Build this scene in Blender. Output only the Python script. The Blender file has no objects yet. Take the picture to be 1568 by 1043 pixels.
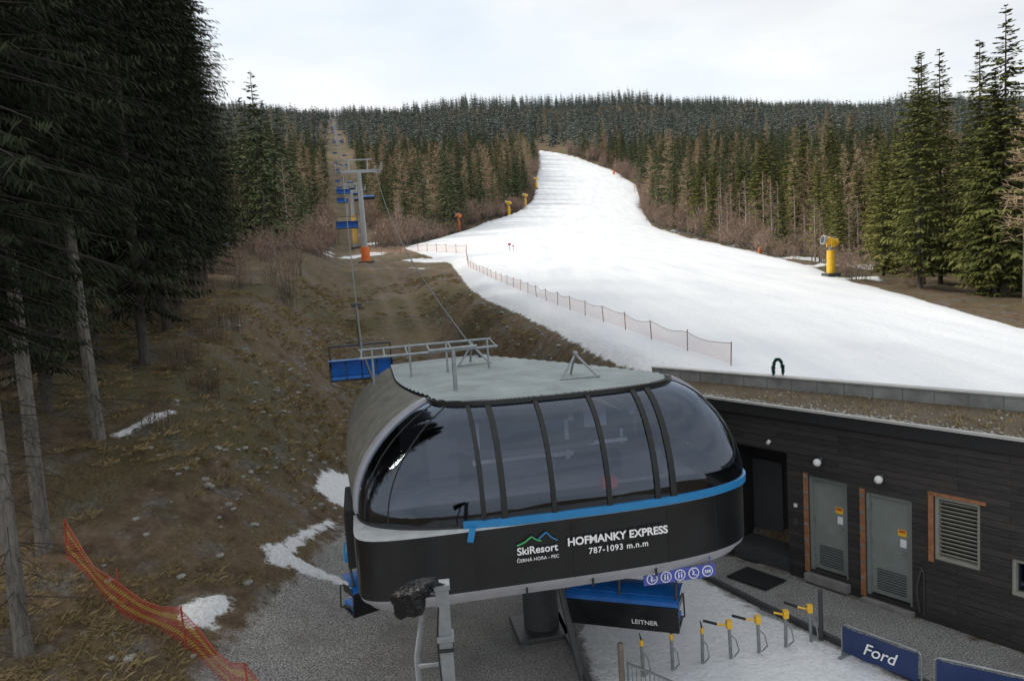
import bpy, bmesh, math, random, numpy as np
from mathutils import Matrix, Vector, Euler
random.seed(7); rng=np.random.default_rng(7)
SC=bpy.context.scene; COL=SC.collection
SC.view_settings.view_transform='Standard'; SC.view_settings.look='None'; SC.view_settings.exposure=0

# ------------------------------------------------------------------ camera
H=7.3; p=math.radians(6.3); th=math.radians(3.7)
c,s=math.cos(th),math.sin(th)
Xh=Vector((1,0,0));Fh=Vector((0,math.cos(p),-math.sin(p)));Uh=Vector((0,math.sin(p),math.cos(p)))
R=Xh*c-Uh*s; U=Xh*s+Uh*c
cam=bpy.data.cameras.new("camera"); co=bpy.data.objects.new("camera",cam); COL.objects.link(co)
co.matrix_world=Matrix(((R.x,U.x,-Fh.x,0),(R.y,U.y,-Fh.y,0),(R.z,U.z,-Fh.z,H),(0,0,0,1)))
cam.lens=28; cam.clip_end=6000; cam.clip_start=.1; SC.camera=co

# ------------------------------------------------------------------ terrain height
def sm(a,b,x):
    t=np.clip((x-a)/(b-a),0,1); return t*t*(3-2*t)
def interp_s(xs,ys,x):
    w=np.maximum(1.5,0.09*np.abs(x)); r=0
    K=np.linspace(-1,1,13)
    for k in K: r=r+np.interp(x+k*w,xs,ys)
    return r/13
PX=[-50,18,23,60,100,160,215,260,305,360,420,600,1000,1400,1500,1700,2500]
PZ=[3.0,3.1,3.5,4.9,6.6,9.8,14.4,20.5,28,41,56,96,172,236,243,240,200]
FX=[-50,24,36,49,70,88,105]; FZ=[0,0,.6,1.6,4.4,6.6,7.2]
LX=[-50,6,13,17,21,30,50,88,140,3000]; LZ=[.3,.4,1.0,2.6,3.9,4.6,4.5,2.5,2,2]
def axis(Y): return .6-.205*(Y-15.5)
def base_h(X,Y):
    X=np.asarray(X,float);Y=np.asarray(Y,float)
    prof=interp_s(PX,PZ,Y); fl=(np.interp(Y,FX,FZ)+np.interp(Y-4,FX,FZ)+np.interp(Y+4,FX,FZ))/3
    k=sm(85,115,Y); fl=fl*(1-k)+prof*k
    a=X-axis(Y); n=(X-4.2)*.832+(Y-18.6)*.555
    m=sm(1.5,4.8,a)*sm(.4,2.4,n)
    z=fl*(1-m)+(prof-.06*np.maximum(X-4,0))*m
    l=np.maximum(-a-9.5,0)
    z=z+sm(3.2,9.3,-a)*interp_s(LX,LZ,Y)+l*.12*np.exp(-l/60)*(1-sm(100,300,Y))
    return z+.06*np.maximum(-X,0)*sm(100,1400,Y)
LAT=rng.random((256,256))
def vn(X,Y,sc,off=0):
    x=X/sc+off*17.3+1000; y=Y/sc+off*9.1+1000
    xi=np.floor(x).astype(int); yi=np.floor(y).astype(int); fx=x-xi; fy=y-yi
    fx=fx*fx*(3-2*fx); fy=fy*fy*(3-2*fy)
    g=lambda i,j: LAT[i%256,j%256]
    return (g(xi,yi)*(1-fx)+g(xi+1,yi)*fx)*(1-fy)+(g(xi,yi+1)*(1-fx)+g(xi+1,yi+1)*fx)*fy-.5
def poly_sd(P,X,Y):
    P=np.array(P,float); n=len(P); D=np.full(X.shape,1e9); ins=np.zeros(X.shape,bool)
    for i in range(n):
        a=P[i]; b=P[(i+1)%n]; e=b-a; wx=X-a[0]; wy=Y-a[1]
        t=np.clip((wx*e[0]+wy*e[1])/(e@e+1e-9),0,1)
        D=np.minimum(D,np.hypot(wx-e[0]*t,wy-e[1]*t))
        cnd=((a[1]>Y)!=(b[1]>Y))
        if abs(b[1]-a[1])>1e-9: ins^=cnd&(X<(b[0]-a[0])*(Y-a[1])/(b[1]-a[1])+a[0])
    return np.where(ins,D,-D)
PISTE=[(4.6,20.6),(3.7,23.4),(2.6,27.8),(1.8,32.8),(.3,40.7),(-1.4,48),(-3.1,59.8),(-4.9,77.4),(-6.6,93.5),(-10.5,111.7),(-19.6,152),(-17.2,166),(-11.6,194.9),(-5.9,224),(3.8,252.9),(10.7,293.9),(15.6,357.7),(22,458),
 (36,431),(51.8,372),(54.8,329),(45.3,262),(37.3,202),(35.3,142),(32.5,104),(29,77),(24.8,58),(23,45),(20.7,32),(18.5,24),(17,18),(12,16),(9,17)]
PATCH=[
 [(.85,15.5),(1.6,17.6),(2.85,18.2),(3.55,17.2),(4.67,14.8),(5.73,12.9),(6.2,11.8),(5.6,9),(1.3,9),(.9,12.8)],
 [(-6.3,24.2),(-5.6,25.6),(-4.5,25.0),(-4.4,23.4),(-5.0,22.0),(-6.0,22.2)],
 [(-5.2,30.5),(-4.5,30.8),(-4.1,27.4),(-4.9,27.0)],
 [(-5.15,20.9),(-4.85,20.9),(-5.1,18.9),(-5.2,17.5),(-4.4,17.35),(-3.2,17.25),(-3.1,16.95),(-5.7,16.55),(-5.85,17.2),(-5.5,18.8)],
 [(-4.6,21.2),(-3.7,21.6),(-3.4,19.0),(-3.7,18.3),(-4.3,18.6),(-4.5,19.9)],
 [(-10.2,19.4),(-9.7,20.6),(-9.2,21.4),(-9.0,21.0),(-9.6,19.3)],
 [(-6.6,14.3),(-6.1,15.0),(-5.6,15.1),(-5.7,13.9),(-6.3,13.7)],
 [(-13,112),(-9,108),(-7,100),(-9.5,99),(-12,104),(-15,110)],
]
GRAV=[(-5.0,17.2),(-5.0,20.5),(-3.2,23),(3.6,22),(4.3,18.6),(8.6,12.7),(14,4),(14,-6),(-6.5,-6),(-6.3,8),(-5.6,13)]
def snow_sd(X,Y):
    pd=poly_sd(PISTE,X,Y); d=pd
    for q in PATCH: d=np.maximum(d,poly_sd(q,X,Y))
    fp=(vn(X,Y,7,31)+vn(X,Y,2.4,32)*.5-.27)*3.0
    ok=(pd<-.8)&(pd>-40)&(Y>36)&(Y<190)&((X>15)|((X<-8)&(Y>90)))
    return np.where(ok,np.maximum(d,fp),d)
def terrain(X,Y):
    X=np.asarray(X,float);Y=np.asarray(Y,float)
    z=base_h(X,Y); pd=poly_sd(PISTE,X,Y); sd=pd
    for q in PATCH: sd=np.maximum(sd,poly_sd(q,X,Y))
    gd=poly_sd(GRAV,X,Y)
    rough=(1-sm(-1,.6,sd))*(1-sm(-1.5,.5,gd))
    z=z+rough*(vn(X,Y,3.1)*.55+vn(X,Y,1.1,1)*.32+vn(X,Y,.45,2)*.14)
    z=z+rough*sm(60,300,Y)*(vn(X,Y,40,3)*5)+sm(500,1000,Y)*(vn(X,Y,190,14)*34+vn(X,Y,75,15)*10)
    z=z+sm(0,1.0,pd)*.24+sm(0,.35,sd)*.05+sm(0,3,pd)*(vn(X,Y,12,4)*.07+vn(X,Y,40,5)*.3*sm(60,200,Y))
    return z
def tz(x,y): return float(terrain(np.array([x]),np.array([y]))[0])

# ------------------------------------------------------------------ node helpers
def mat(name,col=(.5,.5,.5),rough=.6,metal=0,spec=.5,var=0,vscale=5,bump=0,bscale=30,coat=0):
    m=bpy.data.materials.new(name); m.use_nodes=True; nt=m.node_tree; b=nt.nodes['Principled BSDF']
    b.inputs['Base Color'].default_value=(*col,1); b.inputs['Roughness'].default_value=rough; b.inputs['Metallic'].default_value=metal
    b.inputs['Specular IOR Level'].default_value=spec; b.inputs['Coat Weight'].default_value=coat
    tc=nt.nodes.new('ShaderNodeTexCoord')
    if var:
        n=nt.nodes.new('ShaderNodeTexNoise'); n.inputs['Scale'].default_value=vscale; n.inputs['Detail'].default_value=6; n.inputs['Roughness'].default_value=.65
        nt.links.new(tc.outputs['Object'],n.inputs['Vector'])
        r=nt.nodes.new('ShaderNodeValToRGB'); r.color_ramp.elements[0].position=.3; r.color_ramp.elements[1].position=.7
        r.color_ramp.elements[0].color=(*[x*(1-var) for x in col],1); r.color_ramp.elements[1].color=(*[min(1,x*(1+var)) for x in col],1)
        nt.links.new(n.outputs['Fac'],r.inputs['Fac']); nt.links.new(r.outputs['Color'],b.inputs['Base Color'])
    if bump:
        n=nt.nodes.new('ShaderNodeTexNoise'); n.inputs['Scale'].default_value=bscale; n.inputs['Detail'].default_value=5
        nt.links.new(tc.outputs['Object'],n.inputs['Vector'])
        bp=nt.nodes.new('ShaderNodeBump'); bp.inputs['Strength'].default_value=bump; bp.inputs['Distance'].default_value=.02
        nt.links.new(n.outputs['Fac'],bp.inputs['Height']); nt.links.new(bp.outputs['Normal'],b.inputs['Normal'])
    return m
class NT:
    def __init__(s,m): s.t=m.node_tree
    def n(s,ty,**k):
        x=s.t.nodes.new(ty)
        for a,v in k.items(): setattr(x,a,v)
        return x
    def l(s,a,b): s.t.links.new(a,b)
    def math(s,op,a,b=None,cl=False):
        x=s.n('ShaderNodeMath',operation=op,use_clamp=cl)
        for i,v in enumerate((a,b)):
            if v is None: continue
            if isinstance(v,(int,float)): x.inputs[i].default_value=v
            else: s.l(v,x.inputs[i])
        return x.outputs[0]
    def noise(s,vec,sc,det=6,ro=.6):
        x=s.n('ShaderNodeTexNoise'); x.inputs['Scale'].default_value=sc; x.inputs['Detail'].default_value=det; x.inputs['Roughness'].default_value=ro
        s.l(vec,x.inputs['Vector']); return x.outputs['Fac']
    def ramp(s,fac,stops):
        x=s.n('ShaderNodeValToRGB'); e=x.color_ramp.elements
        while len(e)<len(stops): e.new(.5)
        for i,(q,col) in enumerate(stops): e[i].position=q; e[i].color=(*col,1)
        s.l(fac,x.inputs['Fac']); return x.outputs['Color']
    def mix(s,fac,a,b):
        x=s.n('ShaderNodeMix',data_type='RGBA')
        for soc,v in ((x.inputs[0],fac),(x.inputs[6],a),(x.inputs[7],b)):
            if isinstance(v,(int,float)): soc.default_value=v
            elif isinstance(v,tuple): soc.default_value=(*v,1)
            else: s.l(v,soc)
        return x.outputs[2]

# ------------------------------------------------------------------ terrain mesh
def build_terrain():
    xs=np.concatenate([-np.geomspace(1300,14.2,110),np.linspace(-14,14,150),np.geomspace(14.2,1300,110)])
    ys=np.concatenate([np.linspace(-12,5,25),np.linspace(5.15,40,235),np.geomspace(40.3,2300,210)])
    XX,YY=np.meshgrid(xs,ys); ZZ=terrain(XX,YY)
    nx,ny=len(xs),len(ys)
    v=np.stack([XX,YY,ZZ],-1).reshape(-1,3)
    i,j=np.meshgrid(np.arange(nx-1),np.arange(ny-1)); b=(j*nx+i).ravel()
    f=np.stack([b,b+1,b+nx+1,b+nx],-1)
    me=bpy.data.meshes.new("ground"); me.vertices.add(len(v)); me.vertices.foreach_set('co',v.ravel())
    me.loops.add(f.size); me.loops.foreach_set('vertex_index',f.ravel().astype(np.int32))
    me.polygons.add(len(f)); me.polygons.foreach_set('loop_start',np.arange(0,f.size,4,dtype=np.int32))
    me.update(calc_edges=True); me.polygons.foreach_set('use_smooth',np.ones(len(f),bool))
    for nm,arr in (('snow_d',snow_sd(XX,YY)),('grav_d',poly_sd(GRAV,XX,YY)),('lift_a',XX-axis(YY)),('piste_d',poly_sd(PISTE,XX,YY))):
        at=me.attributes.new(nm,'FLOAT','POINT'); at.data.foreach_set('value',arr.ravel().astype(np.float32))
    o=bpy.data.objects.new("ground",me); COL.objects.link(o)
    m=bpy.data.materials.new("ground"); m.use_nodes=True; N=NT(m); b=m.node_tree.nodes['Principled BSDF']
    tc=N.n('ShaderNodeTexCoord').outputs['Object']
    at=lambda k: N.n('ShaderNodeAttribute',attribute_name=k).outputs['Fac']
    n1=N.noise(tc,.35,6,.65); n2=N.noise(tc,2.2,6,.7); n3=N.noise(tc,14,5,.7); n4=N.noise(tc,.11,4,.6); n5=N.noise(tc,.8,5,.65)
    dirt=N.ramp(n2,[(.3,(.068,.045,.030)),(.5,(.150,.104,.068)),(.7,(.28,.205,.143))])
    grass=N.ramp(n3,[(.3,(.080,.058,.030)),(.55,(.20,.148,.080)),(.75,(.38,.295,.18))])
    rock=N.ramp(N.noise(tc,7,6,.8),[(.35,(.055,.05,.044)),(.5,(.18,.165,.148)),(.68,(.37,.35,.315))])
    gm=N.ramp(n1,[(.42,(0,0,0)),(.6,(1,1,1))])
    g=N.mix(gm,dirt,grass)
    g=N.mix(N.ramp(n5,[(.53,(0,0,0)),(.63,(.8,.8,.8))]),g,rock)
    moss=N.ramp(n4,[(.48,(0,0,0)),(.62,(.48,.48,.48))]); g=N.mix(moss,g,N.ramp(n3,[(.3,(.04,.043,.015)),(.7,(.12,.12,.038))]))
    a=at('lift_a')
    tr=N.math('SUBTRACT',1,N.math('MULTIPLY',N.math('ABSOLUTE',N.math('SUBTRACT',N.math('ABSOLUTE',N.math('SUBTRACT',a,.4)),1.0)),1.8),True)
    tr=N.math('MULTIPLY',tr,N.math('ADD',n2,.1),True); g=N.mix(tr,g,(.22,.165,.118))
    gr=N.ramp(N.noise(tc,30,3,1.0),[(.38,(.10,.097,.092)),(.5,(.34,.33,.315)),(.60,(.78,.76,.73))])
    gr=N.mix(N.ramp(N.noise(tc,1.1,5,.65),[(.45,(0,0,0)),(.65,(.5,.5,.5))]),gr,(.21,.20,.185))
    gmask=N.math('MULTIPLY',N.math('ADD',at('grav_d'),N.math('MULTIPLY',N.math('SUBTRACT',n2,.5),1.6)),4,True)
    g=N.mix(gmask,g,gr)
    mp=N.n('ShaderNodeMapping'); mp.inputs['Scale'].default_value=(1.6,.22,1); mp.inputs['Rotation'].default_value=(0,0,.25); N.l(tc,mp.inputs['Vector'])
    sn=N.ramp(N.noise(mp.outputs[0],.35,5,.6),[(.3,(.66,.68,.72)),(.5,(.735,.75,.772)),(.7,(.80,.81,.825))])
    dd=N.math('SUBTRACT',1,N.math('MULTIPLY',at('snow_d'),.5),True)
    dd=N.math('MULTIPLY',dd,N.math('MULTIPLY',N.ramp(n3,[(.4,(0,0,0)),(.7,(1,1,1))]),.7),True); sn=N.mix(dd,sn,(.36,.32,.28))
    e=N.math('ADD',at('snow_d'),N.math('ADD',N.math('MULTIPLY',N.math('SUBTRACT',n2,.5),.8),N.math('MULTIPLY',N.math('SUBTRACT',n3,.5),.35)))
    smask=N.math('MULTIPLY',N.math('ADD',e,-.05),12,True)
    N.l(N.mix(smask,g,sn),b.inputs['Base Color'])
    b.inputs['Roughness'].default_value=.85; b.inputs['Specular IOR Level'].default_value=.2
    hs=N.math('MULTIPLY',N.math('ADD',n3,N.noise(tc,45,2,.7)),N.math('SUBTRACT',1,N.math('MULTIPLY',smask,.85)))
    hs=N.math('ADD',hs,N.math('MULTIPLY',N.noise(tc,3.5,3,.6),N.math('MULTIPLY',smask,.9)))
    bp=N.n('ShaderNodeBump'); bp.inputs['Strength'].default_value=.9; bp.inputs['Distance'].default_value=.08
    N.l(hs,bp.inputs['Height']); N.l(bp.outputs['Normal'],b.inputs['Normal'])
    me.materials.append(m)
build_terrain()

# ------------------------------------------------------------------ mesh helpers
def empty(name,loc=(0,0,0),rz=0):
    o=bpy.data.objects.new(name,None); o.location=loc; o.rotation_euler=(0,0,rz); COL.objects.link(o); return o
def mesh(name,v,f,m=None,parent=None,smooth=False,mi=None):
    me=bpy.data.meshes.new(name); me.from_pydata([tuple(q) for q in v],[],f); me.update()
    if m is not None:
        for x in (m if isinstance(m,(list,tuple)) else [m]): me.materials.append(x)
    if mi is not None: me.polygons.foreach_set('material_index',mi)
    if smooth: me.polygons.foreach_set('use_smooth',[True]*len(f))
    o=bpy.data.objects.new(name,me); COL.objects.link(o)
    if parent: o.parent=parent
    return o
class MB:
    def __init__(s): s.v=[];s.f=[];s.m=[]
    def add(s,v,f,mi=0):
        k=len(s.v); s.v+= [tuple(q) for q in v]; s.f+=[tuple(i+k for i in q) for q in f]; s.m+=[mi]*len(f)
    def box(s,c,d,mi=0,rot=None,taper=1.0):
        x,y,z=[q/2 for q in d]; t=taper
        v=[Vector(q) for q in ((-x,-y,-z),(x,-y,-z),(x,y,-z),(-x,y,-z),(-x*t,-y*t,z),(x*t,-y*t,z),(x*t,y*t,z),(-x*t,y*t,z))]
        if rot: 
            M=Euler(rot).to_matrix(); v=[M@q for q in v]
        v=[q+Vector(c) for q in v]
        s.add(v,[(0,3,2,1),(4,5,6,7),(0,1,5,4),(1,2,6,5),(2,3,7,6),(3,0,4,7)],mi)
    def tube(s,a,b,r,r2=None,n=8,mi=0,caps=True):
        a=Vector(a);b=Vector(b); d=(b-a); 
        if d.length<1e-6: return
        d.normalize(); u=d.cross(Vector((0,0,1)) if abs(d.z)<.9 else Vector((1,0,0))).normalized(); w=d.cross(u)
        r2=r if r2 is None else r2; v=[]
        for q,rr in ((a,r),(b,r2)):
            for i in range(n):
                t=2*math.pi*i/n; v.append(q+(u*math.cos(t)+w*math.sin(t))*rr)
        f=[(i,(i+1)%n,n+(i+1)%n,n+i) for i in range(n)]
        if caps: f+=[tuple(range(n-1,-1,-1)),tuple(range(n,2*n))]
        s.add(v,f,mi)
    def path(s,pts,r,mi=0,n=6):
        for a,b in zip(pts[:-1],pts[1:]): s.tube(a,b,r,n=n,mi=mi)
    def obj(s,name,mats,parent=None,bevel=0,smooth=False,loc=None,rz=0):
        o=mesh(name,s.v,s.f,mats,parent,smooth,s.m)
        if bevel:
            b=o.modifiers.new('bevel','BEVEL'); b.width=bevel; b.segments=2; b.limit_method='ANGLE'
        if loc is not None: o.location=loc
        o.rotation_euler=(0,0,rz); return o

GREY=mat('galvanised_steel',(.27,.29,.30),.45,.6,var=.25,vscale=8)
LGREY=mat('painted_grey',(.34,.355,.365),.5,var=.2,vscale=5)
RIM=mat('rim_grey',(.33,.33,.36),.45,var=.12,vscale=3)
DGREY=mat('dark_grey',(.05,.052,.055),.5,var=.2,vscale=6)
BLACK=mat('black_gloss',(.010,.011,.013),.24,spec=.5,var=.4,vscale=2)
BLACKM=mat('black_matt',(.012,.012,.013),.7,var=.3)
BLUE=mat('blue_paint',(.02,.20,.45),.35,var=.12,vscale=3)
BLUESEAT=mat('blue_cushion',(.012,.14,.50),.4,var=.2,vscale=4)
WHITE=mat('white_paint',(.75,.76,.77),.5,var=.06)
YEL=mat('yellow_paint',(.78,.45,.03),.5,var=.2,vscale=3)
ORA=mat('orange_pad',(.72,.16,.03),.6,var=.2,vscale=3)
RED=mat('red_paint',(.55,.03,.02),.6,var=.2)
WOOD=mat('wood_trim',(.30,.13,.06),.7,var=.35,vscale=9)
RUST=mat('rope_steel',(.06,.06,.06),.5,.5)

# ------------------------------------------------------------------ vegetation
def fol_mat(name,stops,big=.55):
    m=bpy.data.materials.new(name); m.use_nodes=True; N=NT(m); b=m.node_tree.nodes['Principled BSDF']
    a=N.n('ShaderNodeAttribute',attribute_name='shade').outputs['Fac']
    oi=N.n('ShaderNodeObjectInfo').outputs['Random']
    g=N.n('ShaderNodeNewGeometry').outputs['Position']
    cl=N.noise(g,.7,1); bg=N.noise(g,.035,2)
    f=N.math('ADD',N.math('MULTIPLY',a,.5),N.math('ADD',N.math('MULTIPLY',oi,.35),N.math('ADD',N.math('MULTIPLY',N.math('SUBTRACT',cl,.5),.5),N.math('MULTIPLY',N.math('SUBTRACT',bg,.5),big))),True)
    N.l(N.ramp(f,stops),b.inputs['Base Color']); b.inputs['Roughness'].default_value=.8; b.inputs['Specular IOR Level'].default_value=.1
    return m
def bark_mat(name,a,b2):
    m=bpy.data.materials.new(name); m.use_nodes=True; N=NT(m); b=m.node_tree.nodes['Principled BSDF']
    mp=N.n('ShaderNodeMapping'); mp.inputs['Scale'].default_value=(14,14,3); N.l(N.n('ShaderNodeTexCoord').outputs['Object'],mp.inputs['Vector'])
    nn=N.noise(mp.outputs[0],1,5,.7); N.l(N.ramp(nn,[(.3,a),(.7,b2)]),b.inputs['Base Color']); b.inputs['Roughness'].default_value=.9
    bp=N.n('ShaderNodeBump'); bp.inputs['Strength'].default_value=.8; bp.inputs['Distance'].default_value=.04; N.l(nn,bp.inputs['Height']); N.l(bp.outputs[0],b.inputs['Normal'])
    return m
F_NEAR=fol_mat('spruce_needles_shaded',[(0,(.006,.009,.006)),(.45,(.015,.021,.010)),(.8,(.032,.040,.016)),(1,(.062,.066,.027))])  # shade of the backlit left stand is put into this dark green
F_SUN=fol_mat('spruce_needles_sunlit',[(0,(.036,.043,.014)),(.35,(.092,.103,.030)),(.7,(.195,.190,.058)),(1,(.31,.275,.105))])  # sunlight painted into the needles as a brighter yellow-green
F_MID=fol_mat('spruce_needles_mid_haze',[(0,(.048,.062,.033)),(.4,(.095,.115,.056)),(.75,(.165,.178,.083)),(1,(.24,.228,.115))])  # a little aerial haze painted into the middle band's needle colour
F_FAR=fol_mat('spruce_needles_far_haze',[(0,(.10,.124,.122)),(.5,(.155,.180,.163)),(1,(.225,.235,.19))],.8)  # distance haze painted into the colour: bluer, lighter needles, no volume
F_LARCH=fol_mat('larch_twigs',[(0,(.22,.16,.105)),(.5,(.38,.285,.185)),(1,(.54,.43,.30))])
F_SHRUB=fol_mat('bare_twigs',[(0,(.19,.125,.095)),(.5,(.34,.24,.185)),(1,(.50,.38,.30))])
F_SHRUBD=fol_mat('bare_twigs_dark',[(0,(.07,.045,.035)),(.5,(.15,.10,.078)),(1,(.26,.18,.14))])
F_GRASS=fol_mat('dry_grass_blades',[(0,(.12,.092,.040)),(.5,(.28,.21,.108)),(1,(.48,.37,.22))])
BARK=bark_mat('spruce_bark',(.035,.03,.026),(.12,.10,.085)); BARKP=bark_mat('pale_bark',(.07,.062,.055),(.22,.20,.175)); BARKW=bark_mat('birch_bark',(.20,.185,.17),(.52,.50,.46)); TWIG=bark_mat('dead_twig',(.02,.017,.014),(.055,.045,.036))

def leafmesh(name,quads,shade,trunk,mats):
    q=np.array(quads,dtype=float); n=len(q); v=q.reshape(-1,3).tolist(); f=[(4*i,4*i+1,4*i+2,4*i+3) for i in range(n)]
    mb=MB()
    for t in trunk: mb.tube(t[0],t[1],t[2],t[3],n=t[4],caps=False,mi=1 if t[4]>3 else 2)
    k=len(v); v+=mb.v; f+=[tuple(i+k for i in qq) for qq in mb.f]
    me=bpy.data.meshes.new(name); me.from_pydata(v,[],f); me.update()
    for m in list(mats)+[TWIG]*(3-len(mats)): me.materials.append(m)
    me.polygons.foreach_set('material_index',[0]*n+mb.m)
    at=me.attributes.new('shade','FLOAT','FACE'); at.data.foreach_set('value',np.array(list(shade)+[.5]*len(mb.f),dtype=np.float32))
    return me
def spruce(name,seed,h=15,Rr=2.4,base=1.5,wh=34,nb=8,ntw=8,tl=.3,tw=.1,sparse=.1,droop=.3,mats=None,dead=0,power=.8,tr=.16,hang=.0):
    r=random.Random(seed); Q=[];S=[];T=[]
    for i in range(6):
        z0=h*i/6;z1=h*(i+1)/6; T.append(((0,0,z0-.3*(i==0)),(0,0,z1),tr*(1-i/6.2)+.012,tr*(1-(i+1)/6.2)+.01,10))
    T.append(((0,0,-.4),(0,0,.5),tr*1.5,tr*1.02,10))
    lob=[r.uniform(.7,1.3) for _ in range(9)]
    for w in range(wh):
        f=(w+r.random()*.8)/wh; z=base+(h-base)*f**.93
        L0=Rr*((1-f)**power)*(.35+.65*min(1,f*5+.35))+.12; wl=r.uniform(.8,1.12)
        for b in range(nb if f<.85 else max(4,nb-2)):
            if r.random()<sparse: continue
            az=2*math.pi*(b+r.random())/nb; lb=lob[int(az/(2*math.pi)*9)%9]
            L=L0*wl*r.uniform(.6,1.2)*(lb*.5+.5); ca,sa=math.cos(az),math.sin(az)
            a1=(.35 if f>.8 else .1)-droop*(1-f)*1.3-r.uniform(0,.2); a2=.22*(1-f)
            zo=z+r.uniform(-.15,.15)
            P=lambda t:Vector((ca*L*t,sa*L*t,zo+L*(a1*t+a2*t*t)))
            T.append((P(0),P(.8),.010+.005*L,.005,3))
            for i in range(ntw):
                t=.12+.9*(i+r.random())/ntw; pt=P(min(t,1)); sd=1 if i%2 else -1
                d=Vector((ca*.55-sa*sd*r.uniform(.2,.9),sa*.55+ca*sd*r.uniform(.2,.9),-hang*r.random()-r.uniform(.15,.75)*(1.2-f*.9)+(.3 if f>.9 else 0)))
                d.normalize(); l=(tl*L*.75+.14)*(1.15-.55*t)*r.uniform(.6,1.35)
                sidev=d.cross(Vector((r.uniform(-.5,.5),r.uniform(-.5,.5),1))).normalized()*tw*r.uniform(.6,1.3)*(.5+.5*min(1,L))
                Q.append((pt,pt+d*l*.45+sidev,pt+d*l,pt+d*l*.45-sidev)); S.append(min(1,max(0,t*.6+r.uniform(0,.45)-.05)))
    for i in range(dead):
        z=r.uniform(1.0,base+2); az=r.random()*6.28; L=r.uniform(.4,2.0); q=Vector((math.cos(az)*L,math.sin(az)*L,z-r.uniform(.1,.6)*L)); m_=Vector((0,0,z)).lerp(q,.55)+Vector((0,0,.08))
        T.append(((0,0,z),m_,.014,.009,3)); T.append((m_,q,.009,.003,3))
        for k in range(4):
            u=m_.lerp(q,r.random()); T.append((u,u+Vector((r.uniform(-.3,.3),r.uniform(-.3,.3),r.uniform(-.35,0))),.005,.002,3))
    return leafmesh(name,Q,S,T,mats)
def bare(name,seed,h,Rr,nbr,mats,stems=1,twl=.8,wd=.02,nt=6):
    r=random.Random(seed);Q=[];S=[];T=[]
    for st in range(stems):
        ox,oy=(0,0) if stems==1 else (r.uniform(-.9,.9),r.uniform(-.9,.9)); hh=h*r.uniform(.6,1) if stems>1 else h
        lx,ly=(r.uniform(-.15,.15)*hh,r.uniform(-.15,.15)*hh) if stems>1 else (0,0)
        P=lambda t:Vector((ox+lx*t,oy+ly*t,hh*t)); rr=.12 if stems==1 else .016
        for i in range(4): T.append((P(i/4)-Vector((0,0,.2 if i==0 else 0)),P((i+1)/4),rr*(1-i/4.3),rr*(1-(i+1)/4.3),5))
        for i in range(nbr):
            t=r.uniform(.15,1) if stems>1 else r.uniform(.28,1); a=r.random()*6.28; up=r.uniform(-.05,.5) if stems==1 else r.uniform(.5,1.4)
            d=Vector((math.cos(a),math.sin(a),up)).normalized(); L=Rr*(1.05-t)*r.uniform(.5,1.2)+.2; p0=P(t)
            sv=d.cross(Vector((r.uniform(-1,1),r.uniform(-1,1),1))).normalized()*wd; Q.append((p0-sv,p0+sv,p0+d*L+sv*.3,p0+d*L-sv*.3)); S.append(r.random())
            for k in range(nt if stems==1 else 3):
                u=r.uniform(.2,1); q=p0+d*L*u; d2=(d*.6+Vector((r.uniform(-1,1),r.uniform(-1,1),r.uniform(-.5,.7)))).normalized(); l=twl*r.uniform(.3,1)*(1.2-t)
                sv2=d2.cross(Vector((.3,r.uniform(-1,1),1))).normalized()*wd*.8; Q.append((q-sv2,q+sv2,q+d2*l+sv2*.4,q+d2*l-sv2*.4)); S.append(r.random())
    return leafmesh(name,Q,S,T,mats)

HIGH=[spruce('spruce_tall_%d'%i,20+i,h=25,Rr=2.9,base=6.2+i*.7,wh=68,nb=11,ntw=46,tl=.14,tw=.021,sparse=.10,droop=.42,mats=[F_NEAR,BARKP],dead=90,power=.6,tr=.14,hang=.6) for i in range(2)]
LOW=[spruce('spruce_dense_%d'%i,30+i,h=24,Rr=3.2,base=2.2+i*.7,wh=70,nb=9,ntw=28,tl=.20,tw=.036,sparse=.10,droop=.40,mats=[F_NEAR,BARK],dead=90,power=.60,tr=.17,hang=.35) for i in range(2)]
near=[(-8.6,12.9,.95,0),(-9.7,15.6,1.0,0),(-10.3,19.3,1.0,0),(-13.2,17.5,1.1,1),(-11.9,25.6,.95,1),(-15.5,22.5,1.1,1),(-17.5,27,1.05,1),(-13.4,31,.95,1),(-19.5,32,1.1,1),(-15.3,37,1.0,1),
 (-21,38,1.0,1),(-16.8,43,1.0,1),(-23.5,44,1.1,1),(-18.8,49,1.02,1),(-25,53,1.1,1),(-21.0,57,1.0,1),(-28,60,1.1,1),(-13.6,13.2,1.0,1),(-25.5,66,1.05,1),(-31,74,1.1,1),(-16.9,19.5,1.0,1),(-22,27,1.1,1),(-27,36,1.0,1),(-30,48,1.1,1),
 (-19.2,40,1.0,1),(-24,49,1.05,1),(-23.6,61,.95,1),(-33,62,1.1,1),(-38,72,1.1,1),
 (-13.0,22.0,.9,1),(-15.0,28.5,.95,1),(-17.0,34.5,.95,1),(-12.0,20.2,.62,1),(-14.4,25.0,.7,1),(-20.5,35,.9,1),(-18.5,30.0,.8,1),(-20.2,45,.9,1),(-22.5,52,.9,1),(-19.8,52.5,.8,1),(-18.2,46,.75,1)]
for i,(x,y,sc,ty) in enumerate(near):
    o=bpy.data.objects.new("spruce_tree",(HIGH,LOW)[ty][i%2]); COL.objects.link(o); o.location=(x,y,tz(x,y)-.1)
    o.scale=(sc,sc,sc*random.uniform(.95,1.05)); o.rotation_euler=(random.uniform(-.02,.02),random.uniform(-.02,.02),random.uniform(0,6.28))

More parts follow.
